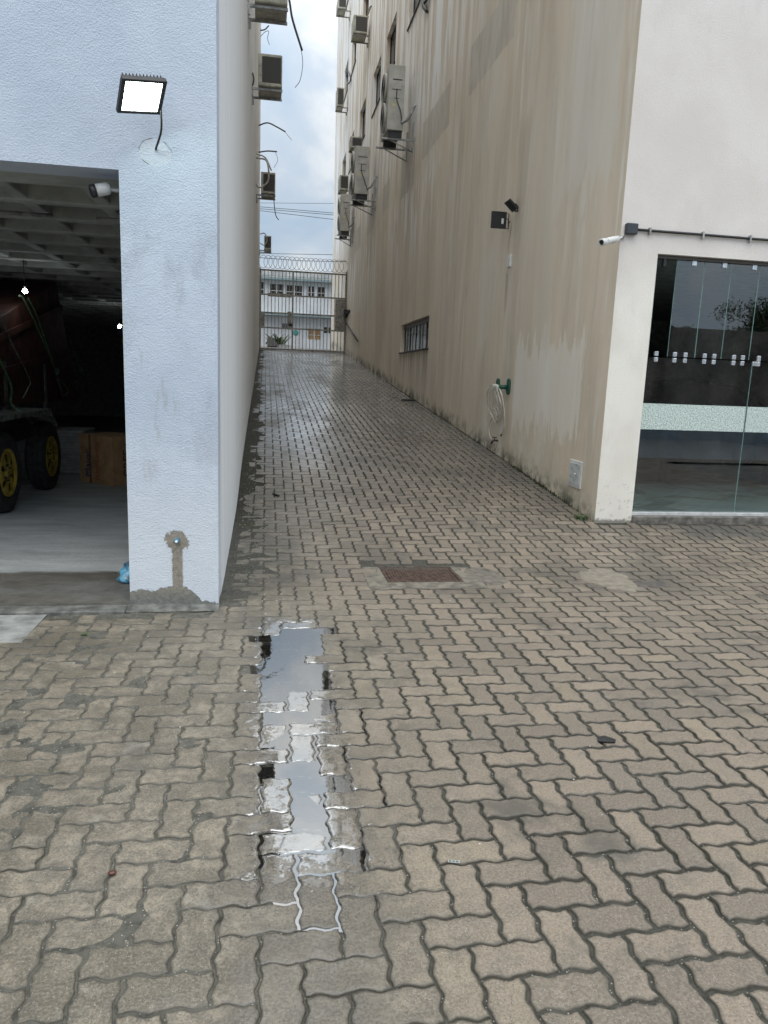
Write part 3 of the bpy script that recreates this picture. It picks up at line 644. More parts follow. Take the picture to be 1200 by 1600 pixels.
# ------------------------------------------------------------ trailer with load
M_WOODG = plain('grey_weathered_plank', (.17,.175,.165), .8, var=.4, scale=11)
M_TYRE = plain('tyre_rubber', (.028,.028,.03), .8, var=.4, scale=16)
M_YEL = plain('yellow_wheel_paint', (.42,.31,.045), .5, var=.3, scale=9, dirt=((.12,.08,.03), .5))
M_CARGO = plain('dark_red_painted_wood', (.075,.022,.012), .7, var=.4, scale=5)
M_ROPE = plain('green_rope', (.13,.24,.13), .8, var=.3, scale=30)
M_ROPE2 = plain('pale_rope', (.26,.30,.25), .8, var=.3, scale=30)
TX = -2.50
TR = empty('cargo_trailer', (-3.4, 8.4, .04), 'grey wooden sided two axle trailer with yellow wheels parked in the garage', 'trailer')
def wheel(px, py, r):
    Mw = Matrix.Translation((px, py, .036+r)) @ Matrix.Rotation(R(90), 4, 'Y')
    t = MB().lathe([(r*.58,-.20),(r*.86,-.21),(r*.97,-.18),(r,-.13),(r*.985,-.128),(r*.985,-.118),(r,-.115),(r,-.075),(r*.985,-.073),(r*.985,-.063),(r,-.06),(r*.97,-.015),(r*.88,.0),(r*.64,-.005),(r*.59,-.03)], Mw, 44).build('tyre', M_TYRE, TR)
    rm = MB(); ri = r*.585
    rm.lathe([(ri*.5,-.16),(ri*.98,-.15),(ri,-.03),(ri*1.03,-.004),(ri*.97,.0),(ri*.93,-.03)], Mw, 36)
    n = 60; rings = []
    for rr, h in ((ri*.93,-.032),(ri*.80,-.022),(ri*.70,-.016),(ri*.46,-.012),(ri*.40,-.02),(ri*.26,-.032),(ri*.22,-.012),(.01,-.010)):
        rings.append([Mw @ Vector((rr*math.cos(2*math.pi*k/n), rr*math.sin(2*math.pi*k/n), h)) for k in range(n)])
    i0 = len(rm.v)
    for g in rings: rm.v += [tuple(p) for p in g]
    for a in range(len(rings)-1):
        for k in range(n):
            if a in (1, 2) and (k % 10) in (0,1,2): continue         # six round-cornered openings
            rm.f.append([i0+a*n+k, i0+a*n+(k+1)%n, i0+(a+1)*n+(k+1)%n, i0+(a+1)*n+k]); rm.sm.append(True)
    rm.build('rim', M_YEL, t)
    for k in range(6):
        a = k*math.pi/3; MB().lathe([(.009,-.025),(.009,0),(.006,.004)], Mw @ Matrix.Translation((ri*.33*math.cos(a), ri*.33*math.sin(a), 0)), 8).build('wheel_nut', M_DARK, t)
    [None for _ in ()]
wheel(TX, 7.62, .40); wheel(TX, 9.12, .40)
mb = MB(); mb.box((TX-.30, 6.3, .955), (TX+.03, 9.0, 1.005)); mb.prism([(TX+.03,9.0,1.0),(TX+.03,9.3,.80),(TX+.03,9.28,.78),(TX+.03,8.98,.96)], (-.3,0,0)); mb.build('mudguard', M_WOODG, TR, .004)
mb = MB(); mb.box((TX-1.9, 6.0, .80), (TX-.31, 10.3, .94)); mb.box((TX-1.8, 10.3, .62), (TX-.9, 11.4, .72)); mb.box((TX-.5, 6.0, .60), (TX-.4, 10.3, .80)); mb.build('bed_frame', M_DARK, TR, .004)
mb = MB()
for y in (7.02, 8.62, 10.1): mb.box((TX-.36, y-.045, .94), (TX-.31, y+.045, 1.52))
split(mb, 'side_stake', M_WOODG, TR, .003)
for z in (1.12, 1.27, 1.46):
    MB().box((TX-.385, 6.0, z-.035), (TX-.361, 10.2, z+.035)).build('side_rail', M_WOODG, TR, .003)
mb = MB(); mb.box((TX-1.9, 10.22, 1.08), (TX-.37, 10.25, 1.16)); mb.box((TX-1.9, 10.22, 1.40), (TX-.37, 10.25, 1.48)); split(mb, 'end_rail', M_WOODG, TR, .003)
CG = empty('cargo_crate', (-3.6, 8.2, 1.0), 'huge dark red crate loaded askew on the trailer and tied with ropes', 'crate')
# tilted case: side face near x = -2.75, its top edge climbing away from the camera
A0, A1 = at_X(-2.82, 88, 441), at_X(-2.82, -40, 520); A2 = Vector((-2.82, A1.y-.1, 1.05)); A3 = Vector((-2.82, A0.y+.9, 1.02))
MB().prism([A0, A3, A2, A1], (-1.5, 0, 0)).build('case', M_CARGO, CG, .01)
mb = MB()
for f0 in (.22, .62):
    a = A1.lerp(A2, f0); b = A0.lerp(A3, f0*.9); d = Vector((0,0,.035)); mb.prism([a-d, b-d, b+d, a+d], (.022, 0, 0))
split(mb, 'batten', M_CARGO, CG)
def rope(pts, r, mat, lab, knot=None):
    m = MB().tube(spline(pts, 8), r, 7)
    if knot:
        k = Vector(knot)
        for s in range(3):
            m.tube([k+Vector((.02*math.cos(a+s), .035*math.cos(a*1.0+s*2), .035*math.sin(a))) for a in [2*math.pi*q_/14 for q_ in range(15)]], r, 6)
    o = m.build('rope', mat); tag(o, lab, 'rope', 'ropes tying the trailer load')
X1 = -2.80; X2 = TX-.33
rope([at_X(X1,30,462), at_X(X1,38,470), at_X(X1,62,520), at_X(X2+.02,86,578), at_X(X2,90,590), at_X(X2+.03,100,600), at_X(X2+.03,106,612), at_X(X2+.03,99,618), at_X(X2+.03,95,608), at_X(X2+.02,90,592)], .011, M_ROPE, 'green rope ending in a hanging loop below the lit bulb', at_X(X2+.02,88,580))
rope([at_X(X1,44,466), at_X(X1,56,490), at_X(X1,72,535), at_X(X2+.03,85,574)], .009, M_ROPE, 'second green strand running down beside the looped rope')
rope([at_X(X1,0,492), at_X(X1,20,540), at_X(X2+.03,46,592), at_X(X2+.03,44,606), at_X(X2+.03,36,622)], .008, M_ROPE2, 'pale thin rope crossing the dark crate to the top rail')
rope([at_X(X2+.05,-8,548), at_X(X2+.05,8,580), at_X(X2+.06,18,605), at_X(X2+.06,17,630), at_X(TX-.05,30,643), at_X(TX,58,650)], .014, M_ROPE, 'thick green rope trailing onto the mudguard plank')
rope([at_X(X2+.06,20,632), at_X(X2+.10,28,640), at_X(TX-.02,44,647), at_X(TX,60,651)], .010, M_ROPE2, 'loose rope tail lying on the mudguard plank', None)
rope([at_X(X2,88,572), at_X(X2,100,552), at_X(X2-.1,110,536)], .006, M_ROPE, 'short dim rope rising from the knot toward the crate corner')
rope([at_X(X2,106,520), at_X(X2,116,546), at_X(X2,124,574), at_X(X2,128,580)], .006, M_ROPE, 'farthest rope knotted at the rear stake of the trailer', at_X(X2,127,577))

# carton, sheets, bag
M_CARD = plain('brown_cardboard', (.46,.28,.14), .8, var=.15, scale=8)
CB = empty('cardboard_box', (-2.0, 9.6, .036), 'large brown printed cardboard box on the garage floor beside the pillar', 'box')
a, b, c_ = Vector((-2.36,9.80,.037)), Vector((-1.875,9.39,.037)), Vector((-1.55,9.78,.037))
mb = MB().prism([a, b, c_, a+c_-b], (0,0,.62)); mb.build('carton', M_CARD, CB, .004)
dn = (b-a).normalized(); nn = Vector((dn.y, -dn.x, 0))
mb = MB(); m_ = a.lerp(b, .30)+nn*.002; m2_ = a.lerp(b, .36)+nn*.002
mb.poly([m_+Vector((0,0,.002)), m2_+Vector((0,0,.002)), m2_+Vector((0,0,.618)), m_+Vector((0,0,.618))]); mb.build('packing_tape', plain('tape', (.20,.13,.07), .35), CB)
def face_text(name, s, size, p, up, mat):      # text running upward on a vertical face
    along = Vector((0,0,1)); nrm = up.cross(along).normalized() if False else None
    X = Vector((0,0,1)); Yd = -up; Z = X.cross(Yd)
    Mt = Matrix(((X.x,Yd.x,Z.x,p.x),(X.y,Yd.y,Z.y,p.y),(X.z,Yd.z,Z.z,p.z),(0,0,0,1))); return text_obj(name, s, size, Mt, mat, CB, .0008)
M_BLUEI = plain('blue_ink', (.02,.05,.22), .7); M_ORI = plain('orange_ink', (.42,.10,.035), .7); M_BKI = plain('dark_ink', (.02,.02,.03), .7)
face_text('printed_word', 'Maior', .145, a.lerp(b, .33)+nn*.004+Vector((0,0,.08)), dn, M_BLUEI)
face_text('printed_word', 'fabricante', .125, a.lerp(b, .60)+nn*.004+Vector((0,0,.05)), dn, M_ORI)
d2 = (c_-b).normalized(); n2 = Vector((d2.y, -d2.x, 0)); face_text('printed_word', 'GREE', .15, b.lerp(c_, .52)+n2*.004+Vector((0,0,.10)), d2, M_BKI)
o = MB()
for k in range(14): o.box((-3.15+rnd.uniform(-.02,.02), 10.6, .04+k*.042), (-2.5+rnd.uniform(-.02,.02), 11.3, .078+k*.042))
o = o.build('sheet_stack', plain('pale_sheets', (.38,.39,.39), .7), None, .003); tag(o, 'stack of pale grey flat sheets between the trailer wheel and the cardboard box', 'sheet stack')
bag = MB(); ba = Vector((-.93, 5.09, .037)); 
for k in range(9):
    th = k/8*math.pi*.5
prof = [(.002,0),(.07,.003),(.078,.02),(.07,.05),(.05,.085),(.03,.105),(.025,.12),(.035,.13)]
bag.lathe(prof, Matrix.Translation(ba), 22)
bag.v = [(x+.016*math.sin(z*60+y*50), y+.014*math.sin(x*70+z*40), z*(1+.12*math.sin(x*40))) for x, y, z in bag.v]
o = bag.build('plastic_bag', plain('blue_plastic_film', (.10,.32,.48), .25, var=.5, scale=16, dirt=((.7,.75,.7), .6))); tag(o, 'crumpled blue and white plastic bag on the floor behind the garage pillar', 'plastic bag')

# ------------------------------------------------------------ right building
RB = empty('apartment_building', (8, 16, 0), 'tall stained taupe and cream building with a glass shopfront and wall mounted machines', 'building')
ROWA = [(17.3,18.83),(20.69,22.26),(23.28,24.88),(26.68,28.23),(30.1,31.6),(33.0,34.5)]
WIN = [(15.0,18.2,2.16,2.82)] + [(a,b,9.74,10.96) for a,b in ROWA] + [(a,b,13.42,14.64) for a,b in ROWA] + [(a,b,17.1,18.3) for a,b in ROWA]
mb = MB(); holed(mb, (XR, 0, 0), (0,1,0), (0,0,1), YR+.0006, 38.5, -.1, 19.6, WIN, (.20,0,0)); mb.build('side_wall', M_RS, RB)
DX0, DX1, DZ1 = 3.698, 8.0, 2.765
mb = MB(); holed(mb, (0, YR-.0006, 0), (1,0,0), (0,0,1), XR+.0006, 14, -.1, 19.6, [(DX0, DX1, -.05, DZ1)], (0,.20,0)); mb.build('front_wall', M_RF, RB)
mb = MB(); mb.box((XR+.2, YR+.2, 19.3), (14, 38.5, 19.58)); mb.box((13.8, YR+.2, 0), (14, 38.5, 19.3)); mb.box((XR+.2, 38.3, 0), (13.8, 38.5, 19.3)); mb.build('roof', M_ROOF, RB)
mb = MB(); mb.box((XR+.201, YR+.2, 2.95), (13.8, 16, 3.1)); mb.box((XR+.2005, YR+.2, .0), (XR+.26, 16, 2.95)); mb.box((XR+.26, 15.0, .0), (13.8, 15.1, 2.95)); mb.build('inner_wall', M_INT, RB)
def mat_shopfloor():
    n = NT('shop_screed'); c = n.mix(n.ramp(n.noise(1.6, 5, .6), .35, .65), (.42,.47,.47), (.58,.63,.63))
    c = n.mix(n.rect(n.x, n.y, 3.6, 9, 7.86, 7.885, .004), c, (.45,.33,.06)); 
    c = n.mix(n.mul(n.ramp(n.noise(1.4, 4, .5, dist=1), .54, .58), .6), c, (.20,.21,.20)); return n.out(c, .25)
MB().box((XR+.26, YR+.17, 0), (13.8, 15, .225)).build('floor', mat_shopfloor(), RB)
mb = MB(); mb.box((DX0-.001, YR-.03, .0), (DX1, YR+.165, .205)); mb.build('door_step', plain('stained_step', (.15,.14,.125), .7, var=.4, scale=12, dirt=((.05,.05,.045), .7), bump=.5), RB, .008)
def mat_glass(name, tint, ior=1.5, rough=.0):
    n = NT(name); t = n.t
    gl = t.nodes.new('ShaderNodeBsdfGlossy'); gl.inputs['Roughness'].default_value = rough
    tr = t.nodes.new('ShaderNodeBsdfTransparent'); tr.inputs['Color'].default_value = (*tint, 1)
    f = t.nodes.new('ShaderNodeFresnel'); f.inputs['IOR'].default_value = ior
    ms = t.nodes.new('ShaderNodeMixShader'); t.links.new(n.mul(f.outputs[0], n.sub(1.0, n.geo.outputs['Backfacing'])), ms.inputs[0]); t.links.new(tr.outputs[0], ms.inputs[1]); t.links.new(gl.outputs[0], ms.inputs[2])
    df = t.nodes.new('ShaderNodeBsdfDiffuse'); df.inputs['Color'].default_value = (.5,.52,.5,1); m2_ = t.nodes.new('ShaderNodeMixShader')
    spots = n.mul(n.ramp(n.noise(85, 3, .7), .64, .72), .16); film = n.mul(n.ramp(n.noise(2.5, 6, .6, v=n.vec((1,1,.3))), .4, .7), .02)
    t.links.new(n.add(spots, film), m2_.inputs[0]); t.links.new(ms.outputs[0], m2_.inputs[1]); t.links.new(df.outputs[0], m2_.inputs[2])
    t.links.new(m2_.outputs[0], n.o.inputs['Surface']); return n.m
M_GLASS = mat_glass('green_tinted_glass', (.72,.79,.78), 2.1)
M_WGL = mat_glass('window_glass', (.62,.66,.66), 2.0)
M_ALU = plain('white_aluminium', (.60,.62,.62), .35, .3, var=.12)
M_GLEDGE = plain('glass_edge', (.16,.26,.24), .2)
def mat_frost():
    n = NT('frosted_strip'); g = n.noise(85, 3, .75); c = n.mix(n.ramp(g, .38, .56), (.16,.21,.19), (.62,.72,.68)); n.bump(g, .6, .003); return n.out(c, .5)
M_FROST = mat_frost()
GY = YR+.085
sf = MB(); sf.box((DX0+.002, YR+.03, .206), (DX1, YR+.15, .238)); sf.build('sill_track', M_ALU, RB, .003)
tt = MB().box((DX0+.002, YR+.05, 2.735), (DX1, YR+.13, 2.764)).build('top_track', plain('dark_track', (.10,.09,.08), .5), RB)
def pane(x0, x1, z0, z1, y=GY):
    g = MB().box((x0, y-.004, z0), (x1, y+.004, z1)).build('glass_pane', M_GLASS, RB)
    e_ = MB().box((x0-.0035, y-.0048, z0), (x0-.0002, y+.0048, z1)).box((x1+.0002, y-.0048, z0), (x1+.0035, y+.0048, z1)); split(e_, 'pane_edge', M_GLEDGE, g)
    return g
for x0, x1 in ((3.955,4.245),(4.253,4.535),(4.543,4.845),(4.853,5.42),(5.43,6.0),(6.01,6.9),(6.91,7.98)): pane(x0, x1, 1.812, 2.732)
low = [pane(3.702,4.893,.24,1.80), pane(4.901,6.1,.24,1.80), pane(6.11,7.98,.24,1.80)]
# folded transom leaf swung inward at the left
Mf = Matrix.Translation((3.712, GY, 0)) @ Matrix.Rotation(R(56), 4, 'Z')
FP = MB().box((0,-.004,1.815),(.30,.004,2.73), Mf).build('folded_pane', M_GLASS, RB)
MB().box((.3002,-.005,1.815),(.304,.005,2.73), Mf).box((-.004,-.005,1.815),(-.0002,.005,2.73), Mf).build('pane_edge', M_GLEDGE, FP)
for k, (x0, x1) in enumerate(((3.703,4.886),(4.904,6.09),(6.115,7.97))):
    MB().box((x0, GY-.0075, 1.085), (x1, GY-.0050, 1.345)).build('frosted_band', M_FROST, low[k])
M_CHROME = plain('satin_fitting', (.62,.65,.68), .25, .7, var=.15, scale=30)
mb = MB()
for u in (1024.5,1053.5,1070,1100,1115,1146,1160):
    p = at_Y(GY, u, 558 if u < 1060 else 559); w2 = .020; mb.box((p.x-w2, GY-.016, 1.755), (p.x+w2, GY+.012, 1.800)); mb.box((p.x-w2, GY-.016, 1.812), (p.x+w2, GY+.012, 1.858))
p = at_Y(GY, 1183, 563); mb.box((p.x-.055, GY-.016, 1.755), (p.x+.03, GY+.012, 1.80)); mb.box((p.x-.01, GY-.016, 1.80), (p.x+.03, GY+.012, 1.86))
split(mb, 'glass_clip', M_CHROME, RB, .006, 3)
mb = MB()
for u in (1085,1133,1180): p = at_Y(GY, u, 405); mb.box((p.x-.026, GY-.017, 2.685), (p.x+.026, GY+.012, 2.745))
split(mb, 'top_clip', M_CHROME, RB, .008, 3)
MB().box((3.80, YR+.06, 2.66), (3.83, YR+.10, 2.74)).build('hinge_block', M_DARK, RB, .004)
for (y0, y1, z0, z1) in WIN:
    big = z0 < 3
    fr_ = MB(); X = XR+.10; t_ = .035
    fr_.box((X,y0+.002,z0+.002),(X+.05,y0+t_,z1-.002)); fr_.box((X,y1-t_,z0+.002),(X+.05,y1-.002,z1-.002)); fr_.box((X+.001,y0+t_,z0+.002),(X+.05,y1-t_,z0+t_)); fr_.box((X+.001,y0+t_,z1-t_),(X+.05,y1-t_,z1-.002))
    nm = 4 if big else 1
    for k in range(1, nm+1): ym = y0+(y1-y0)*k/(nm+1); fr_.box((X-.004,ym-.016,z0+t_),(X+.04,ym+.016,z1-t_))
    if big:
        for k in range(1, 9): yb = y0+(y1-y0)*k/9; MB().box((X-.030,yb-.009,z0+.01),(X-.013,yb+.009,z1-.11)).build('window_bar', M_ALU, RB)
        fr_.box((X-.012,y0+.04,z0+.40),(X+.0,y1-.04,z0+.42)); fr_.box((X-.02,y0+.002,z1-.10),(X-.002,y1-.002,z1-.03))
    f_ = fr_.build('window', M_BLACK if not big else plain('dark_aluminium', (.07,.068,.06), .4, .3), RB)
    MB().box((X+.018, y0+t_, z0+t_), (X+.024, y1-t_, z1-t_)).build('glass', M_WGL, f_)
    MB().box((XR-.035, y0-.05, z0-.032), (XR+.099, y1+.05, z0-.002)).build('sill', M_BLACK, f_, .004)
    MB().box((XR+.195, y0-.02, z0-.02), (XR+.21, y1+.02, z1+.02)).build('blind', M_INT if not big else plain('pale_blind', (.62,.60,.57), .7, var=.5, scale=5), f_)

# shop interior: draped navy counter and a parked car seen dimly through the glass
M_NAVY = plain('navy_cloth', (.10,.125,.19), .8, var=.15, scale=3)
CT = empty('draped_counter', (5.5, 8.9, .226), 'navy cloth covered counter standing inside behind the shop glass', 'counter')
mb = MB()
for a, b in ((3.6,4.02),(4.06,4.62),(4.66,7.2)):
    n = 24; top, bot = [], []
    for k in range(n+1):
        x = a+(b-a)*k/n; fl = .045*(abs(2*k/n-1))**6; top.append((x, 8.6-.0, 1.02)); bot.append((a+(b-a)*k/n*1.0+(fl if k < n/2 else -fl), 8.6+.02*math.sin(x*18), .62))
    for k in range(n): mb.poly([top[k], top[k+1], bot[k+1], bot[k]], True)
mb.box((3.6, 8.601, .98), (7.2, 9.3, 1.02)); mb.build('cloth', M_NAVY, CT)
MB().box((3.7,9.2,.226),(3.78,9.28,.98)).box((5.4,9.2,.226),(5.48,9.28,.98)).box((7.0,9.2,.226),(7.08,9.28,.98)).build('frame', M_DARK, CT)
CAR = empty('parked_car', (6.2, 11.5, .226), 'dark car parked deep inside the shop, its spoked wheel just visible', 'car')
mb = MB(); prof = [(4.2,.50),(4.3,.80),(5.0,1.0),(5.5,1.05),(6.0,1.42),(6.8,1.50),(7.6,1.40),(8.1,1.1),(8.4,1.0),(8.5,.55),(8.3,.42),(4.4,.42)]
mb.prism([(x, 10.9, z+.2) for x, z in prof], (0, 1.6, 0)); mb.build('body', plain('dark_car_paint', (.02,.02,.024), .25), CAR, .08, 3)
for x, y in ((5.42,10.93),(7.75,10.93),(5.42,12.5),(7.75,12.5)):
    Mw = Matrix.Translation((x, y, .226+.31)) @ Matrix.Rotation(R(90), 4, 'X'); t = MB().lathe([(.21,-.1),(.29,-.1),(.31,-.06),(.31,.02),(.28,.05),(.22,.05)], Mw, 32).build('tyre', M_TYRE, CAR)
    rm = MB().lathe([(.20,0),(.215,.052),(.222,.054),(.20,.03)], Mw, 32)
    for k in range(5): rm.box((.02,-.018,.03),(.205,.018,.048), Mw @ Matrix.Rotation(k*2*math.pi/5+.4, 4, 'Z'))
    rm.build('rim', plain('alloy_rim', (.30,.33,.34), .35, .5), t)

# ------------------------------------------------------------ things on the right building
CN = empty('wall_conduit', (3.39, YR, 2.96), 'black conduit pipe and square junction box running along the cream wall', 'conduit')
MB().box((3.332, YR-.055, 2.915), (3.446, YR-.0008, 3.012)).build('junction_box', plain('charcoal_box', (.035,.04,.048), .45), CN, .008, 3)
MB().tube([(3.446, YR-.022, 2.962),(4.0, YR-.022, 2.962),(4.9, YR-.022, 2.958),(8.5, YR-.022, 2.955)], .0125, 10).build('conduit_pipe', M_BLACK, CN)
mb = MB()
for x in (3.58, 4.13, 4.63, 5.2, 5.9, 6.7): mb.box((x-.009, YR-.039, 2.925), (x+.009, YR-.001, 2.990))
split(mb, 'pipe_clip', M_GALV, CN, .003)
S2 = empty('security_camera', (3.31, YR-.01, 2.90), 'white bullet camera beside the black junction box on the building corner', 'security camera')
pa, pb = at_Y(6.62, 966, 373), at_Y(6.30, 939, 379); bullet_cam(S2, pa, pb, (XR+.02, YR, 2.895), .030)
MB().tube(spline([(3.335,YR-.03,2.93),(3.30,YR-.05,2.87),tuple(pa+Vector((.02,0,0)))], 6), .004, 6).build('cable', M_BLACK, S2)

def side_flood(Y, z, w_, h_, tilt, lab, proj=.34):
    r_ = empty('flood_lamp', (XR, Y, z), lab, 'flood lamp')
    M_ = Matrix.Translation((XR-proj, Y, z)) @ Matrix.Rotation(tilt, 4, 'Y')
    MB().box((-.03,-w_/2,-h_/2),(.012,w_/2,h_/2), M_).build('lamp_housing', M_BLACK, r_, .006)
    mb = MB()
    for k in range(9): y = -w_*.4+w_*.8*k/8; mb.box((.013,y-.002,-h_*.35),(.03,y+.002,h_*.35), M_)
    mb.build('heat_fins', M_BLACK, r_)
    return r_, M_
# lamp seen from its back: it hangs out over the lane on a wire bracket
FB = empty('flood_lamp', (XR, 10.3, 3.8), 'square black flood lamp seen from behind on a thin bracket high on the taupe wall', 'flood lamp', 'unlit black flood lamps')
qa, qb = at_Y(10.15, 768, 330), at_Y(10.15, 789, 358)
MB().box((qa.x, 10.12, qb.z), (qb.x+.005, 10.16, qa.z)).build('lamp_housing', M_BLACK, FB, .005)
MB().box((qa.x+.14, 10.112, qa.z-.16), (qa.x+.17, 10.119, qa.z-.09)).build('rating_plate', M_WHITEP, FB)
mb = MB(); mb.tube([(qb.x, 10.14, qa.z-.02), (XR-.006, 10.18, qa.z-.01), (XR-.006, 10.18, qb.z+.01), (qb.x, 10.14, qb.z+.01)], .006, 6); mb.build('bracket', M_BLACK, FB)
MB().tube(spline([(qb.x, 10.12, qa.z-.08), (qb.x+.05, 10.10, qa.z-.14), (XR-.03, 10.12, qb.z+.08), (XR-.008, 10.15, qb.z+.05)], 6), .005, 6).build('cable', M_BLACK, FB)
FB2 = empty('flood_lamp', (XR, 9.75, 3.85), 'tilted black flood lamp seen edge on above the square one', 'flood lamp', 'unlit black flood lamps')
P1, P2 = at_Y(9.72, 795, 312), at_Y(9.72, 808, 327); dd = (P2-P1).normalized(); up_ = Vector((-dd.z, 0, dd.x))
mb = MB(); th = .022
if up_.z < 0: up_ = -up_
mb.prism([P1, P2, P2+up_*.035, P1+up_*.028], (0,.20,0)); mb.build('lamp_housing', M_BLACK, FB2, .004)
MB().tube([P1.lerp(P2,.45)+up_*.03+Vector((0,.1,0)), P1.lerp(P2,.7)+up_*.07+Vector((0,.1,0)), (XR-.005, 9.82, P2.z+.05), (XR-.005, 9.82, P2.z-.0), P2+Vector((0,.1,0))], .012, 6).build('bracket', M_BLACK, FB2)
SW = empty('switch_box', (XR, 9.98, 3.14), 'small white switch box on the taupe wall with a thin cable rising from it', 'switch box')
MB().box((XR-.035, 9.93, 3.06), (XR-.0005, 10.05, 3.22)).build('box_body', M_WHITEP, SW, .01, 3)
MB().tube(spline([(XR-.012, 10.06, 3.20), (XR-.012, 10.10, 3.38), (XR-.012, 10.03, 3.62), (XR-.010, 10.05, 3.75)], 6), .006, 6).build('cable', plain('cream_cable', (.5,.46,.38), .6), SW)
# hose on its holder
HS = empty('hose_holder', (XR, 9.95, 1.45), 'green wall holder carrying a coiled white garden hose on the taupe wall', 'hose holder')
M_GREEN = plain('green_plastic', (.015,.105,.070), .4, var=.2)
for y in (10.17, 9.70):
    pts = [(XR-.002, y+.07*math.cos(a), 1.45+ (.06 if math.sin(a) > 0 else -.06)+.05*math.sin(a)) for a in [2*math.pi*k/20 for k in range(20)]]
    MB().prism(pts, (-.018,0,0)).build('end_plate', M_GREEN, HS, .003)
MB().tube([(XR-.02,9.72,1.44),(XR-.10,9.75,1.44),(XR-.10,10.15,1.44),(XR-.02,10.18,1.44)], .03, 12).build('drum', M_GREEN, HS)
HO = empty('garden_hose', (XR, 9.95, 1.2), 'coiled white hose hanging in loops from the green holder to the tap', 'hose')
mb = MB(); M_HOSE = plain('white_hose', (.62,.59,.52), .4, var=.15)
for k in range(4):
    yo = 9.84+.06*k; dpt = .33+.030*((k*3)%5); wd = .17+.028*((k*2)%4)
    mb.tube(spline([(XR-.13, yo, 1.47), (XR-.15, yo+wd*.8, 1.36), (XR-.07-.01*k, yo+wd*1.3, 1.15), (XR-.05, yo+wd*.9, 1.49-dpt-.02), (XR-.05, yo, 1.46-dpt-.07), (XR-.06, yo-wd*.7, 1.5-dpt), (XR-.10, yo-wd*.8, 1.22), (XR-.13, yo-wd*.25, 1.40), (XR-.13, yo, 1.47)], 7), .0095, 8)
mb.tube(spline([(XR-.13, 9.80, 1.46), (XR-.10, 9.66, 1.30), (XR-.05, 9.64, 1.0), (XR-.04, 9.72, .84), (XR-.04, 9.78, .78)], 8), .0095, 8)
mb.tube(spline([(XR-.05, 10.22, 1.00), (XR-.05, 10.33, .88), (XR-.05, 10.29, .75), (XR-.06, 10.16, .69)], 8), .008, 8)
mb.build('hose_coil', M_HOSE, HO)
MB().tube([(XR-.04, 9.76, .80), (XR-.04, 9.80, .765)], .012, 8).build('hose_end', M_DARK, HO)
TP = empty('tap', (XR, 10.07, .68), 'small black garden tap at the foot of the hose', 'tap')
MB().tube([(XR+.01, 10.04, .68), (XR-.05, 10.04, .68), (XR-.075, 10.06, .665), (XR-.08, 10.08, .63)], .013, 10).build('spout', M_BLACK, TP)
MB().tube([(XR-.05, 10.04, .68), (XR-.05, 10.04, .72)], .008, 8).box((XR-.08,10.03,.718),(XR-.02,10.05,.73)).build('handle', M_BLACK, TP)
MX = empty('meter_box', (XR, 7.30, .56), 'white plastic meter cover low on the taupe wall near the corner', 'meter box')
MB().box((XR-.018, 7.145, .415), (XR-.0006, 7.455, .705)).build('frame', M_WHITEP, MX, .006)
MB().box((XR-.026, 7.175, .445), (XR-.0185, 7.425, .675)).build('cover', plain('scratched_white', (.50,.53,.52), .5, var=.2, scale=20, dirt=((.25,.25,.22), .5)), MX, .005)
MB().lathe([(.012,0),(.012,.006),(.008,.008)], Matrix.Translation((XR-.026, 7.27, .56)) @ Matrix.Rotation(R(-90), 4, 'Y'), 12).build('knob', M_WHITEP, MX)

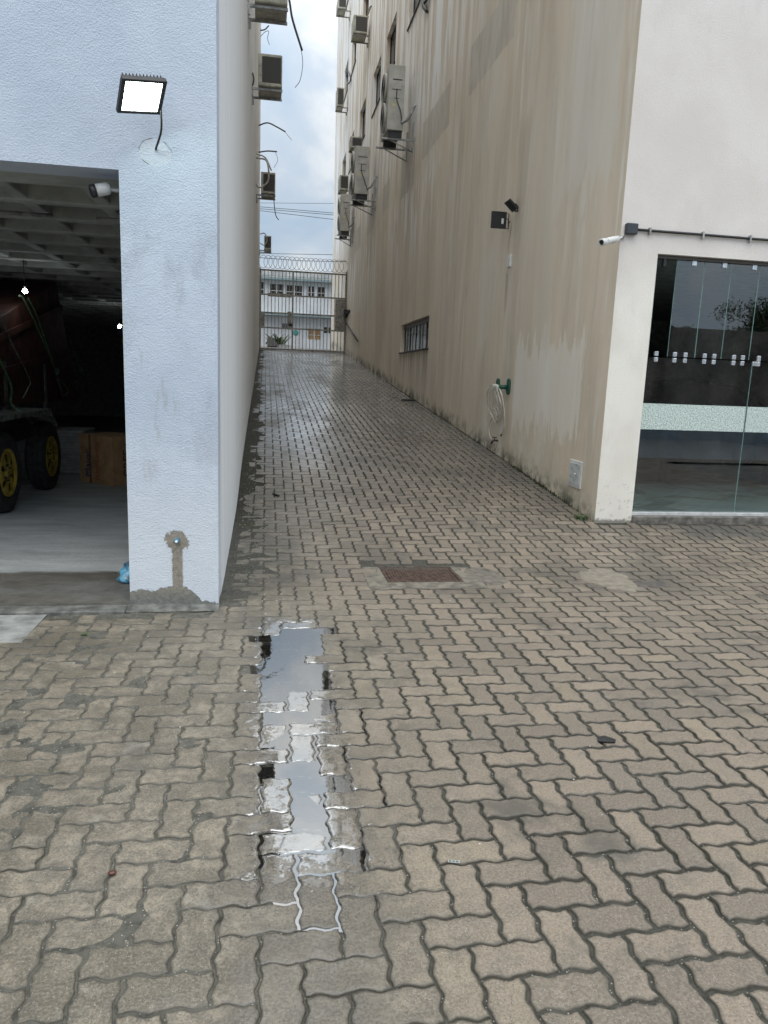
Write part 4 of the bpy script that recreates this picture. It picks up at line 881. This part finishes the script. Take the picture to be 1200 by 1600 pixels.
# ------------------------------------------------------------ outdoor machines
def frame_bracket(root, side, xw, xo, y, z, mat, drop=.26, strut=True):
    """L bracket: arm out from the wall and an upright plate on it"""
    s = -1 if xo < xw else 1
    m = MB(); m.box((xw, y-.018, z-.018), (xo, y+.018, z+.018)); m.box((xw+s*.001, y-.017, z-drop), (xw+s*.034, y+.017, z+drop*1.5 if strut else z-.018))
    if strut: m.tube([(xw+s*.03, y, z-drop+.02), (xw+(xo-xw)*.72, y, z-.02)], .014, 6)
    return m.build('bracket', mat, root)
def ac_big(x0, x1, y0, z0, z1, lab, L=.95):
    r_ = empty('air_conditioner', (XR, y0+L/2, z0), lab, 'air conditioner', 'tall two fan machines on the taupe wall')
    c = MB().box((x0, y0, z0), (x1, y0+L, z1)).build('casing', M_CASE, r_, .015, 2)
    H = z1-z0; m = MB()
    m.box((x0+.10, y0-.004, z1-.32), (x1-.06, y0+.002, z1-.295)); m.box((x0+.09, y0-.004, z1-.52), (x1-.08, y0+.002, z1-.505)); m.box((x0+.14, y0-.004, z1-.70), (x1-.12, y0+.002, z1-.688))
    m.build('slot', M_DARK, c)
    MB().box((x0+.14, y0-.006, z0+.06), (x1-.06, y0-.0005, z0+.36)).build('service_panel', M_CASE, c, .004)
    MB().box((x0+.10, y0-.004, z1-.86), (x0+.18, y0-.0005, z1-.78)).build('sticker', plain('sticker', (.55,.5,.25), .5), c)
    for k in (0, 1):
        cz = z0+H*(.27+.46*k); Mg = Matrix.Translation((x0, y0+L*.45, cz)) @ Matrix.Rotation(R(-90), 4, 'Y')
        g = MB().lathe([(.31,-.01),(.31,.045),(.29,.055),(.28,.05)], Mg, 32).build('fan_guard', M_CASE, r_)
        m = MB()
        for q_ in range(1, 8): rr = .035*q_; m.tube([Mg @ Vector((rr*math.cos(a), rr*math.sin(a), .052)) for a in [2*math.pi*t/24 for t in range(25)]], .004, 5, False)
        m.build('fan_wires', M_DARK, g)
        MB().lathe([(.275,.012),(.27,.015)], Mg, 24).build('fan_shadow_plate', M_DARK, g)
    MB().tube(spline([(x0+.20, y0-.015, z1-.50), (x0+.20, y0-.03, z1-.72), (x0+.30, y0-.035, z1-.98), (x1-.05, y0-.03, z0+.18)], 7), .010, 7).build('cable', M_BLACK, r_)
    MB().tube(spline([(x1-.06, y0-.02, z0+.16), (x1+.05, y0-.06, z0+.20), (x1+.12, y0-.10, z0+.30), (XR-.03, y0-.12, z0+.52)], 7), .032, 8).build('insulated_pipe', M_GALV, r_)
    for y in (y0+.10, y0+L-.12): frame_bracket(r_, -1, XR, x0-.12, y, z0-.16, M_GALV)
    for ya in (y0+.06, y0+L-.18): MB().box((x0+.05, ya, z0-.141), (x1-.02, ya+.10, z0-.001)).build('rubber_foot', M_DARK, r_)
ac_big(2.66, 3.04, 17.5, 7.06, 8.42, 'nearest tall grey two fan air conditioner, largest of those on the taupe wall')
ac_big(2.61, 3.04, 23.3, 7.02, 8.38, 'middle tall grey two fan air conditioner, between the nearest one and the farthest one')
ac_big(2.78, 3.15, 29.3, 7.06, 8.40, 'farthest and lowest seen tall grey air conditioner, just above the lane gate')
def ac_small(x0, x1, y0, z0, z1, L, xw, lab, group, mat=None, strut=True, back=True):
    r_ = empty('air_conditioner', (xw, y0+L/2, z0), lab, 'air conditioner', group); mat = mat or M_CASE2
    c = MB().box((x0, y0, z0), (x1, y0+L, z1)).build('casing', mat, r_, .02, 2)
    w_ = x1-x0
    MB().box((x0+w_*.16, y0-.006, z0+.06), (x1-.02, y0+.002, z1-.05)).build('coil_grille', M_GRILLE, c, .003)
    for y in (y0+.08, y0+L-.08):
        s = 1 if x1 > xw and xw < x0 else -1; xo = x1+.01 if s > 0 else x0-.01
        frame_bracket(r_, 1, xw, xo, y, z0-.03, M_GALV if s > 0 else M_GREYM, .12, False)
    return r_
gL = 'machines on the grey wall'; gR = 'small machines high on the taupe wall'
A1_ = ac_small(-.195, .262, 11.42, 6.62, 7.2, .58, XL, 'nearest air conditioner on the grey wall, cut off by the top of the picture', gL)
A2_ = ac_small(-.175, .245, 14.2, 6.53, 7.06, .60, XL, 'air conditioner with dark grille, second nearest on the grey wall', gL)
A3_ = ac_small(-.165, .205, 20.3, 6.13, 6.66, .55, XL, 'third air conditioner along the grey wall with pale looping hoses', gL)
A4_ = ac_small(-.105, .165, 29.5, 6.22, 6.73, .6, XL, 'farthest and lowest air conditioner on the grey wall, above the razor wire', gL)
MB().tube(spline([(-.27,14.15,6.70),(-.25,14.1,6.58),(-.27,14.1,6.48)], 6), .014, 7).build('pipe', M_DARK, A2_)
for a_, pts, rr in ((A3_, [(-.28,20.2,7.05),(-.05,20.15,6.95),(.10,20.15,6.66)], .018),(A3_, [(-.28,20.2,6.95),(-.02,20.1,6.86),(.02,20.1,6.40),(-.20,20.12,6.22),(-.28,20.12,6.30)], .022),(A4_, [(-.26,29.4,6.75),(-.08,29.4,6.78),(.0,29.4,6.55),(-.10,29.4,6.36),(-.25,29.4,6.42)], .02)):
    MB().tube(spline(pts, 8), rr, 7).build('hose', plain('pale_hose', (.42,.40,.36), .6), a_)
MB().tube(spline([(.17,20.25,6.10),(.175,20.2,5.9),(.22,20.2,5.6),(.30,20.2,5.48)], 6), .012, 6).build('drip_pipe', M_DARK, A3_)
def ac_r(Y, u0, v0, u1, v1, L, lab):
    a, b = at_Y(Y, u0, v0), at_Y(Y, u1, v1); return ac_small(a.x, min(b.x, XR-.05), Y, b.z, a.z, L, XR, lab, gR)
B1 = ac_r(26, 553, 22, 574, 53, .7, 'small air conditioner high on the taupe wall, its pipe bent to the wall')
B2 = ac_r(32.6, 527, 136, 537, 166, .7, 'small beige air conditioner at the far edge of the taupe wall against the sky')
B3 = ac_r(32.4, 528, -4, 541, 14, .7, 'highest small air conditioner at the far edge of the taupe wall')
B4 = ac_r(30.9, 531, 273, 544, 297, .7, 'small air conditioner with dark fan tucked above the farthest tall one')
B5 = ac_r(25.2, 548, 212, 566, 232, .5, 'grey cowled unit with a black mouth above the middle tall machine')
MB().tube(spline([(3.2,26,13.2),(3.25,25.9,13.35),(XR-.01,25.9,13.4)], 5), .03, 7).build('pipe', M_GALV, B1)

# ------------------------------------------------------------ loose cables
def cable(pts, r, lab, mat=None):
    o = MB().tube(spline(pts, 8), r, 6).build('hanging_cable', mat or M_DARK); tag(o, lab, 'cable', 'loose cables hanging on the lane walls'); return o
Y0 = 11.2
cable([(XL,Y0,7.4), (.05,Y0,7.25), at_Y(Y0,450,-8), at_Y(Y0,457,30), at_Y(Y0,472,79)], .016, 'thick dark cable drooping across the sky from the top of the picture')
cable([at_Y(Y0,471,79), at_Y(Y0,473,100), at_Y(Y0,469,125), at_Y(Y0,461,137)], .0045, 'thin wire tail curving from the end of the drooping cable')
Yc = 25.3
cable([(XL,Yc,9.3), at_Y(Yc,418,192), at_Y(Yc,432,198), at_Y(Yc,446,206)], .022, 'dark pipe stub sticking out halfway up the grey wall against the sky')
cable([at_Y(Yc,444,204), at_Y(Yc,450,212), at_Y(Yc,456,219)], .007, 'thin wire end beyond the halfway stub')
Yd = 26
cable([(XL,Yd,8.7), at_Y(Yd,418,236), at_Y(Yd,433,237)], .022, 'short dark stub just above the looping hoses')
cable([at_Y(Yd,430,237), at_Y(Yd,434,250), at_Y(Yd,428,262)], .007, 'thin wire curling down from the lower stub')
Ye = 29
cable([(XL,Ye,13.6), at_Y(Ye,414,46), at_Y(Ye,420,40)], .022, 'upper stub of pipe pointing up on the grey wall', )
cable([(XL,Ye,13.4), at_Y(Ye,414,50), at_Y(Ye,420,49), at_Y(Ye,418,60), at_Y(Ye,421,70)], .010, 'thin drooping wire beneath the upper stub')
cable([at_X(XR-.03,656,-8), at_X(XR-.06,664,12), at_X(XR-.03,667,18), at_X(XR-.05,661,8), at_X(XR-.03,672,-6)], .03, 'dark bundle of cable looped at the top of the taupe wall')
cable([at_X(XR-.05,541,120), at_X(XR-.08,544,112), at_X(XR-.05,548,124), at_X(XR-.08,543,130), at_X(XR-.05,540,112)], .03, 'tangled dark cable above the beige machine on the far taupe wall')
# overhead lines across the street
for (v0, v1, r_, lab) in ((317,318,.010,'topmost thin overhead line across the far sky'),(323,333,.014,'second overhead line, just above the lowest of the upper bundle'),(326,336,.014,'third overhead line running close beneath the second'),(329,343,.014,'lowest line of the upper overhead bundle'),(396,398,.014,'single overhead line low over the razor wire')):
    a = at_Y(40, 405, v0); b = at_Y(40, 522, v1); d = (b-a)/(b.x-a.x)
    P = [a+d*k*(1) for k in (-14,-9,-4,0,2,4,9,14)]
    o = MB().tube(P, r_, 5).build('overhead_line', M_DARK); tag(o, lab, 'cable', 'overhead lines over the street')

# ------------------------------------------------------------ lane gate
GT = empty('lane_gate', (1.5, YG, 2.52), 'grey steel bar gate closing the end of the lane', 'gate')
zb, zt = 2.56, 5.70
def zrow(f): return zb+(zt-zb)*f
mb = MB()
for z, t_ in ((zb,.035),(zt,.03),(4.74,.028),(4.02,.030),(3.42,.028)): mb.box((XL+.03, YG-.028, z-t_), (XR-.03, YG+.028, z+t_))
split(mb, 'rail', M_GREYM, GT)
nb = 24
mb = MB()
for k in range(nb+1):
    x = XL+.06+(XR-XL-.12)*k/nb; w_ = .014 if k not in (9,) else .034
    mb.box((x-w_, YG-.0145, zb+.035), (x+w_, YG+.0145, zt-.03))
split(mb, 'bar', M_GREYM, GT)
mb = MB(); mb.box((XL+.002, YG-.04, zb-.08), (XL+.05, YG+.04, zt+.08)); mb.box((XR-.06, YG-.04, zb-.1), (XR-.002, YG+.04, zt+.1)); split(mb, 'post', M_GREYM, GT)
MB().box((2.83, YG-.034, 3.44), (XR-.062, YG-.03, 4.70)).build('sheet_panel', M_GREYM, GT)
MB().box((XL+.06, YG-.034, 3.46), (-.10, YG-.03, 3.98)).build('sheet_panel', M_GREYM, GT)
MB().box((.05, YG-.034, 4.66), (1.03, YG-.03, 4.80)).build('sheet_panel', M_GREYM, GT)
lk = MB().box((.86, YG-.036, 3.38), (1.02, YG-.0295, 4.10)).build('lock_plate', M_GREYM, GT)
MB().box((.90, YG-.05, 3.52), (1.06, YG-.0365, 3.62)).build('padlock', M_BLACK, GT)
mb = MB(); mb.tube([at_X(XR-.05,540,492), at_X(XR-.03,546,486)], .05, 8); mb.tube([at_Y(31.0,541,505), at_X(XR-.04,559,533)], .03, 6); mb.box((XR-.14, 30.6, 3.95), (XR-.002, 30.95, 4.25)); mb.build('closer_arm', M_BLACK, GT)
RZ = MB(); zc = 6.02
for k in range(18):
    x = XL+.15+(XR-XL-.3)*k/17; rr = .27
    RZ.tube([(x+.17*math.sin(a*1.0), YG+rr*.55*math.cos(a+.4), zc+rr*math.cos(a)) for a in [2*math.pi*t/20 for t in range(21)]], .009, 5, False)
RZ.tube([(XL, YG, zc+.14), (1.4, YG, zc+.12), (XR-.05, YG, zc+.2)], .012, 5)
o = RZ.build('razor_wire', plain('dull_wire', (.16,.16,.15), .5, .3)); tag(o, 'coil of razor wire stretched along the top of the lane gate', 'razor wire')

# ------------------------------------------------------------ across the street
FB_ = empty('street_house', (2, 52, 3.3), 'white two storey house across the street seen through the gate', 'house')
M_FW = plain('far_white_wall', (.62,.64,.66), .8, var=.08, scale=1)
F = lambda u, v: at_Y(50, u, v)
wins = []
for u0, v0, u1, v1 in ((421,443,444,462),(447,445,473,464),(481,447,492,464),(496,448,508,465),(402,440,413,460)):
    a, b = F(u0,v0), F(u1,v1); wins.append((a.x, b.x, b.z, a.z))
dwin = [(F(481,513).x, F(501,530).x, F(501,531).z, F(481,513).z), (F(505,509).x, F(521,522).x, F(521,521).z, F(505,511).z)]
mb = MB(); holed(mb, (0,50,0), (1,0,0), (0,0,1), -9, 14, 2.6, 7.75, wins+dwin, (0,.25,0)); mb.box((-9,50.25,2.6),(14,58,2.7)); mb.box((-9,57.8,2.6),(14,58,7.7)); mb.build('wall', M_FW, FB_)
mb = MB(); mb.box((-9,50.6,7.75),(14,57.9,8.35)); mb.build('parapet', plain('far_grey_parapet', (.42,.43,.42), .8, var=.2, scale=1), FB_)
mb = MB(); mb.box((-9.2,49.55,7.62),(14.2,50.6,7.76)); mb.box((-9.2,49.3,5.35),(14.2,49.999,5.50)); mb.build('ledge', plain('blue_grey_ledge', (.22,.30,.32), .7, var=.2), FB_)
mb = MB(); mb.box((-9,49.8,7.9),(14,50.0,8.25)); mb.build('fascia', plain('far_pale_tile', (.50,.51,.51), .8, var=.2, scale=2), FB_)
for k, (x0,x1,z0,z1) in enumerate(wins+dwin):
    f_ = MB(); f_.box((x0,50.05,z0),(x0+.05,50.1,z1)); f_.box((x1-.05,50.05,z0),(x1,50.1,z1)); f_.box(((x0+x1)/2-.03,50.05,z0),((x0+x1)/2+.03,50.1,z1)); f_.box((x0+.05,50.055,z0+(z1-z0)*.38),(x1-.05,50.1,z0+(z1-z0)*.44))
    f = f_.build('window', M_WHITEP, FB_); wood = (k == len(wins))
    MB().box((x0,50.12,z0),(x1,50.14,z1)).build('pane', plain('orange_wood_shutter', (.42,.25,.10), .6) if wood else M_DARK, f)
MB().box((F(440,512).x,49.95,F(440,512).z),(F(456,512).x,50.0,F(456,506).z)).build('nameplate', plain('dark_sign', (.14,.14,.15), .5), FB_)
MB().lathe([(.18,0),(.18,.03),(.1,.04)], Matrix.Translation(F(462,520)) @ Matrix.Rotation(R(90),4,'X'), 16).build('round_sign', plain('teal_sign', (.06,.33,.30), .5), FB_)
pl = MB().box((F(414,540).x, 46, 3.0), (F(455,540).x, 46.6, at_Y(46,430,538).z)).build('planter', plain('white_planter', (.6,.6,.58), .7)); tag(pl, 'low white planter wall under the green plant beyond the gate', 'planter')
M_LEAF = plain('leaf_green', (.055,.105,.025), .55, var=.5, scale=20)
def blades(name, c, n, h, w_, lab, cat, droop=.5, seed=1, kind=None, group=None):
    r0 = random.Random(seed); m = MB()
    for k in range(n):
        a = r0.uniform(0, 2*math.pi); l = h*r0.uniform(.6,1.1); b = Vector(c)+Vector((r0.gauss(0,w_*.4), r0.gauss(0,w_*.4), 0)); d = Vector((math.cos(a), math.sin(a), 0)); s = d.cross(Vector((0,0,1)))*l*.07
        prev = None
        for t in range(5):
            f = t/4; p = b+d*l*.75*f+Vector((0,0,l*(f-droop*f*f))); ww = s*(1-f*.95)
            if prev: m.poly([prev[0]-prev[1], prev[0]+prev[1], p+ww, p-ww], True)
            prev = (p, ww)
    o = m.build(name, M_LEAF); return tag(o, lab, cat, group)
pz = at_Y(46.3, 434, 540); blades('leafy_plant', (pz.x, 46.3, at_Y(46,430,538).z), 70, 1.0, .5, 'spiky green plant growing in the planter beyond the gate', 'plant', .4, 3)
rp = at_Y(45, 418, 522); o = MB().prism([at_Y(45,418,523), at_Y(45,418,541), at_Y(45,433,541), at_Y(45,433,535)], (0,1.2,0)).build('stair_ramp_wall', plain('dark_stone', (.10,.095,.09), .8)); tag(o, 'dark sloping stair wall left of the green plant beyond the gate', 'wall')

# ------------------------------------------------------------ drain, patches, weeds, litter
DR = empty('drain_cover', (1.19, 5.3, 0), 'rusty brown drain grate set in a rectangular concrete surround', 'drain cover')
gx0, gx1, gy0, gy1 = .905, 1.487, 5.112, 5.548
mb = MB(); S = SLAB; z = .0045
mb.box((S[0],S[2],-.03),(gx0,S[3],z)); mb.box((gx1,S[2],-.03),(S[1],S[3],z)); mb.box((gx0,S[2],-.03),(gx1,gy0,z)); mb.box((gx0,gy1,-.03),(gx1,S[3],z))
mb.build('surround', plain('drain_concrete', (.17,.155,.125), .65, var=.35, scale=12, dirt=((.11,.10,.085), .6), bump=.7), DR, .004)
M_RUST = plain('rusty_iron', (.075,.043,.031), .75, var=.5, scale=24, dirt=((.13,.08,.055), .5), bump=.5)
mb = MB(); mb.box((gx0+.002,gy0+.002,-.05),(gx1-.002,gy1-.002,-.036)); mb.build('pit_bottom', M_BLACK, DR)
mb = MB(); f_ = .022
mb.box((gx0+.002,gy0+.002,-.03),(gx1-.002,gy0+f_,.006)); mb.box((gx0+.002,gy1-f_,-.03),(gx1-.002,gy1-.002,.006)); mb.box((gx0+.002,gy0+f_,-.03),(gx0+f_,gy1-f_,.006)); mb.box((gx1-f_,gy0+f_,-.03),(gx1-.002,gy1-f_,.006))
for k in range(1, 24): x = gx0+f_+(gx1-gx0-2*f_)*k/24; mb.box((x-.0075,gy0+f_,-.02),(x+.0075,gy1-f_,.003))
for k in range(1, 13): y = gy0+f_+(gy1-gy0-2*f_)*k/13; mb.box((gx0+f_,y-.0055,-.021),(gx1-f_,y+.0055,.0022))
mb.build('grate', M_RUST, DR, .001, 1)
def blob_patch(name, cx, cy, rx, ry, z, mat, lab=None, cat=None, rot=0, seed=2, n=48, kind='structure', h=.006):
    r0 = random.Random(seed); ph = [r0.uniform(0, 6.28) for _ in range(5)]; m = MB(); rings = []
    for f, hh_ in ((1.0,-.004),(.93,h*.55),(.75,h*.9),(.4,h)):
        ring = []
        for k in range(n):
            a = 2*math.pi*k/n; q_ = 1+.12*math.sin(2*a+ph[0])+.08*math.sin(3*a+ph[1])+.05*math.sin(7*a+ph[2])+.03*math.sin(13*a+ph[3])
            x, y = rx*q_*f*math.cos(a), ry*q_*f*math.sin(a); X_, Y_ = cx+x*math.cos(rot)-y*math.sin(rot), cy+x*math.sin(rot)+y*math.cos(rot)
            ring.append((X_, Y_, gz(X_, Y_)+z+hh_))
        rings.append(ring)
    for rg in rings: m.v += rg
    for a in range(3):
        for k in range(n): m.f.append([a*n+k, a*n+(k+1)%n, (a+1)*n+(k+1)%n, (a+1)*n+k]); m.sm.append(True)
    m.f.append([3*n+k for k in range(n)]); m.sm.append(True)
    o = m.build(name, mat); tag(o, lab, cat, kind=kind); return o
M_PATCH = plain('pale_mortar_patch', (.215,.19,.15), .7, var=.2, scale=16, dirt=((.20,.18,.15), .5), bump=.6)
blob_patch('mortar_patch', 2.68, 5.17, .22, .30, -.0025, M_PATCH, rot=.25, h=.005)
blob_patch('mortar_patch', 1.70, 5.28, .17, .22, -.0015, plain('drain_mortar', (.15,.135,.112), .65, var=.3, scale=18, bump=.6), h=.005, seed=5)
blob_patch('mortar_patch', 2.95, 5.02, .16, .13, -.003, plain('dark_tar_patch', (.10,.09,.078), .5, var=.3, scale=18, bump=.6), h=.0045, seed=8)
grp = 'weeds sprouting from the joints'
blades('weed', (3.18, 6.86, .15), 60, .10, .10, 'bright green weed tuft at the foot of the taupe wall corner', 'weed', .5, 4, group=grp)
p = Vector((-.995, 4.08, 0)); blades('weed', (-.995, 4.1, -.003), 26, .035, .025, 'tiny green sprout between pavers in front of the garage', 'weed', .6, 6, group=grp)
blades('weed', (2.9, 9.0, .0), 1, .01, .01, 'x', 'weed') if False else None
def moss_line():
    r0 = random.Random(9); m = MB()
    for k in range(1500):
        y = r0.uniform(6.9, 20)**1.0; x = XR-abs(r0.gauss(0, .018))-.004; l = r0.uniform(.006,.028)*(1.6 if 7.4 < y < 9.3 else .8); a = r0.uniform(0, 6.28); b = Vector((x, y, gz(x, y)-.004)); s = Vector((math.cos(a), math.sin(a), 0))*l*.35
        m.poly([b-s, b+s, b+Vector((r0.gauss(0,l*.3), r0.gauss(0,l*.3), l))])
    return m.build('moss', plain('dark_moss', (.05,.06,.025), .8, var=.5, scale=20))
tag(moss_line(), 'thin line of dark moss and grass along the foot of the taupe wall', 'moss', kind='stuff')
def pebbles():
    r0 = random.Random(11); m = MB()
    for k in range(420):
        if k < 150: x, y = r0.uniform(-1.6, 5), r0.uniform(1.6, 7)
        elif k < 330: x, y = XL+.02+abs(r0.gauss(0, .22)), r0.uniform(4.6, 9)
        else: x, y = r0.uniform(-.2, 3.2), r0.uniform(6, 16)
        if x > XR and y > YR-.05: continue
        if x < XL+.02 and y > 4.4: continue
        s = r0.uniform(.0022,.0055)*(1+.0*y); b = Vector((x, y, gz(x, y)+s*.35))
        V_ = [b+Vector(d)*s*r0.uniform(.7,1.2) for d in ((1,0,0),(0,1,0),(-1,0,0),(0,-1,0),(0,0,.8),(0,0,-.8))]
        for q_ in ((0,1,4),(1,2,4),(2,3,4),(3,0,4),(1,0,5),(2,1,5),(3,2,5),(0,3,5)): m.poly([V_[i] for i in q_])
    return m.build('grit', plain('pale_grit', (.55,.53,.48), .7, var=.3, scale=40))
tag(pebbles(), 'scattered pale grit lying on the wet pavers', 'grit', kind='stuff')
# small lost things on the paving
SP = empty('metal_strip', (.59, 1.966, .003), 'tiny silver metal strip with three holes lying on a paver', 'metal strip')
Ms = Matrix.Translation((.593, 1.966, .0035)) @ Matrix.Rotation(R(-14), 4, 'Z'); m = MB()
m.box((-.019,-.006,0),(.019,-.0032,.0015),Ms); m.box((-.019,.0032,0),(.019,.006,.0015),Ms)
for x in (-.019,-.0085,.002,.0125): m.box((x,-.0032,0),(x+.0062 if x > .01 else x+.004,.0032,.0015),Ms)
m.build('strip', plain('zinc', (.55,.6,.6), .3, .6), SP)
o = MB().prism([(1.40,2.655,.003),(1.47,2.64,.003),(1.485,2.662,.003),(1.45,2.70,.003),(1.415,2.69,.003)], (0,0,.007)).build('scrap', M_BLACK, None, .002); tag(o, 'small black rubber scrap lying on the pavers at right', 'scrap')
ps = Vector((-.44, 2.02, .004)); m = MB().lathe([(.003,0),(.010,.002),(.012,.006),(.008,.009),(.002,.011)], Matrix.Translation(ps) @ Matrix.Diagonal((1.1,.8,1,1)), 14); o = m.build('seed', plain('red_brown_seed', (.10,.03,.02), .35)); tag(o, 'round reddish brown seed lying on the pavers at left', 'seed')
o = MB().tube([(.09,8.02,gz(.09,8.02)+.01),(.12,7.96,gz(.12,7.96)+.014),(.15,7.93,gz(.15,7.93)+.01)], .014, 6).build('scrap', M_BLACK); tag(o, 'small black scrap on the paving close to the grey wall', 'scrap')
def at_G(u, v):
    d = Fv*FOC + Rv*(u-600) + Uv*(800-v); t = 0.0; p = Vector((0,0,CAM_Z)); d = d/FOC
    k = .3
    while k < 60:
        q_ = p+d*k
        if q_.z < gz(q_.x, q_.y): break
        k += .004*max(1, k*.2)
    return p+d*k
sg = at_G(638, 626); o = MB().box((sg.x-.16, sg.y-.03, sg.z+.0), (sg.x+.16, sg.y+.03, sg.z+.03)).build('scrap', M_BLACK, None, .01); tag(o, 'dark flat scrap on the paving halfway up the lane by the taupe wall', 'scrap')

# ------------------------------------------------------------ behind the camera (seen in the glass)
o = MB().box((-14, -7.2, -.1), (22, -7.0, 3.35)).build('yard_wall', plain('streaked_yard_wall', (.22,.21,.19), .85, var=.4, scale=1.5)); tag(o, 'grey yard wall behind the viewer mirrored in the shop glass', 'wall')
M_BARK = plain('bark', (.10,.08,.06), .9, var=.3)
def tree(x, y, h, cr, seed, lab):
    r0 = random.Random(seed); t = empty('tree', (x, y, 0), lab, 'tree', 'trees behind the yard wall'); m = MB()
    m.tube([(x,y,0),(x+.1,y,h*.35),(x-.05,y+.1,h*.6)], [.16,.12,.08], 8)
    for k in range(7):
        a = r0.uniform(0, 6.28); m.tube([(x,y,h*.5),(x+cr*.5*math.cos(a), y+cr*.5*math.sin(a), h*.72),(x+cr*.8*math.cos(a), y+cr*.8*math.sin(a), h*.85)], [.06,.04,.015], 6)
    m.build('trunk', M_BARK, t); c = MB()
    clumps = [Vector((x+r0.gauss(0,cr*.45), y+r0.gauss(0,cr*.45), h*.8+r0.gauss(0,cr*.28))) for _ in range(34)]
    for cl in clumps:
        s0 = cr*r0.uniform(.16,.30)
        for k in range(330):
            d = Vector((r0.gauss(0,1), r0.gauss(0,1), r0.gauss(0,.8))); p = cl+d*s0*.6; u_ = Vector((r0.gauss(0,1), r0.gauss(0,1), r0.gauss(0,1))).normalized(); v_ = u_.cross(Vector((r0.gauss(0,1), r0.gauss(0,1), 1))).normalized(); l = r0.uniform(.03,.07)
            c.poly([p-u_*l, p+v_*l*.5, p+u_*l, p-v_*l*.5])
    c.build('crown', M_LEAF, t)
tree(17.5, -9.5, 4.9, 1.35, 1, 'broad tree rising over the yard wall behind the viewer'); tree(13.2, -9.0, 3.9, .5, 2, 'small bushy tree behind the yard wall behind the viewer'); tree(10.2, -8.4, 3.85, .4, 3, 'smallest tree behind the yard wall behind the viewer'); tree(21, -10, 5.2, 1.6, 4, 'farthest broad tree behind the yard wall')
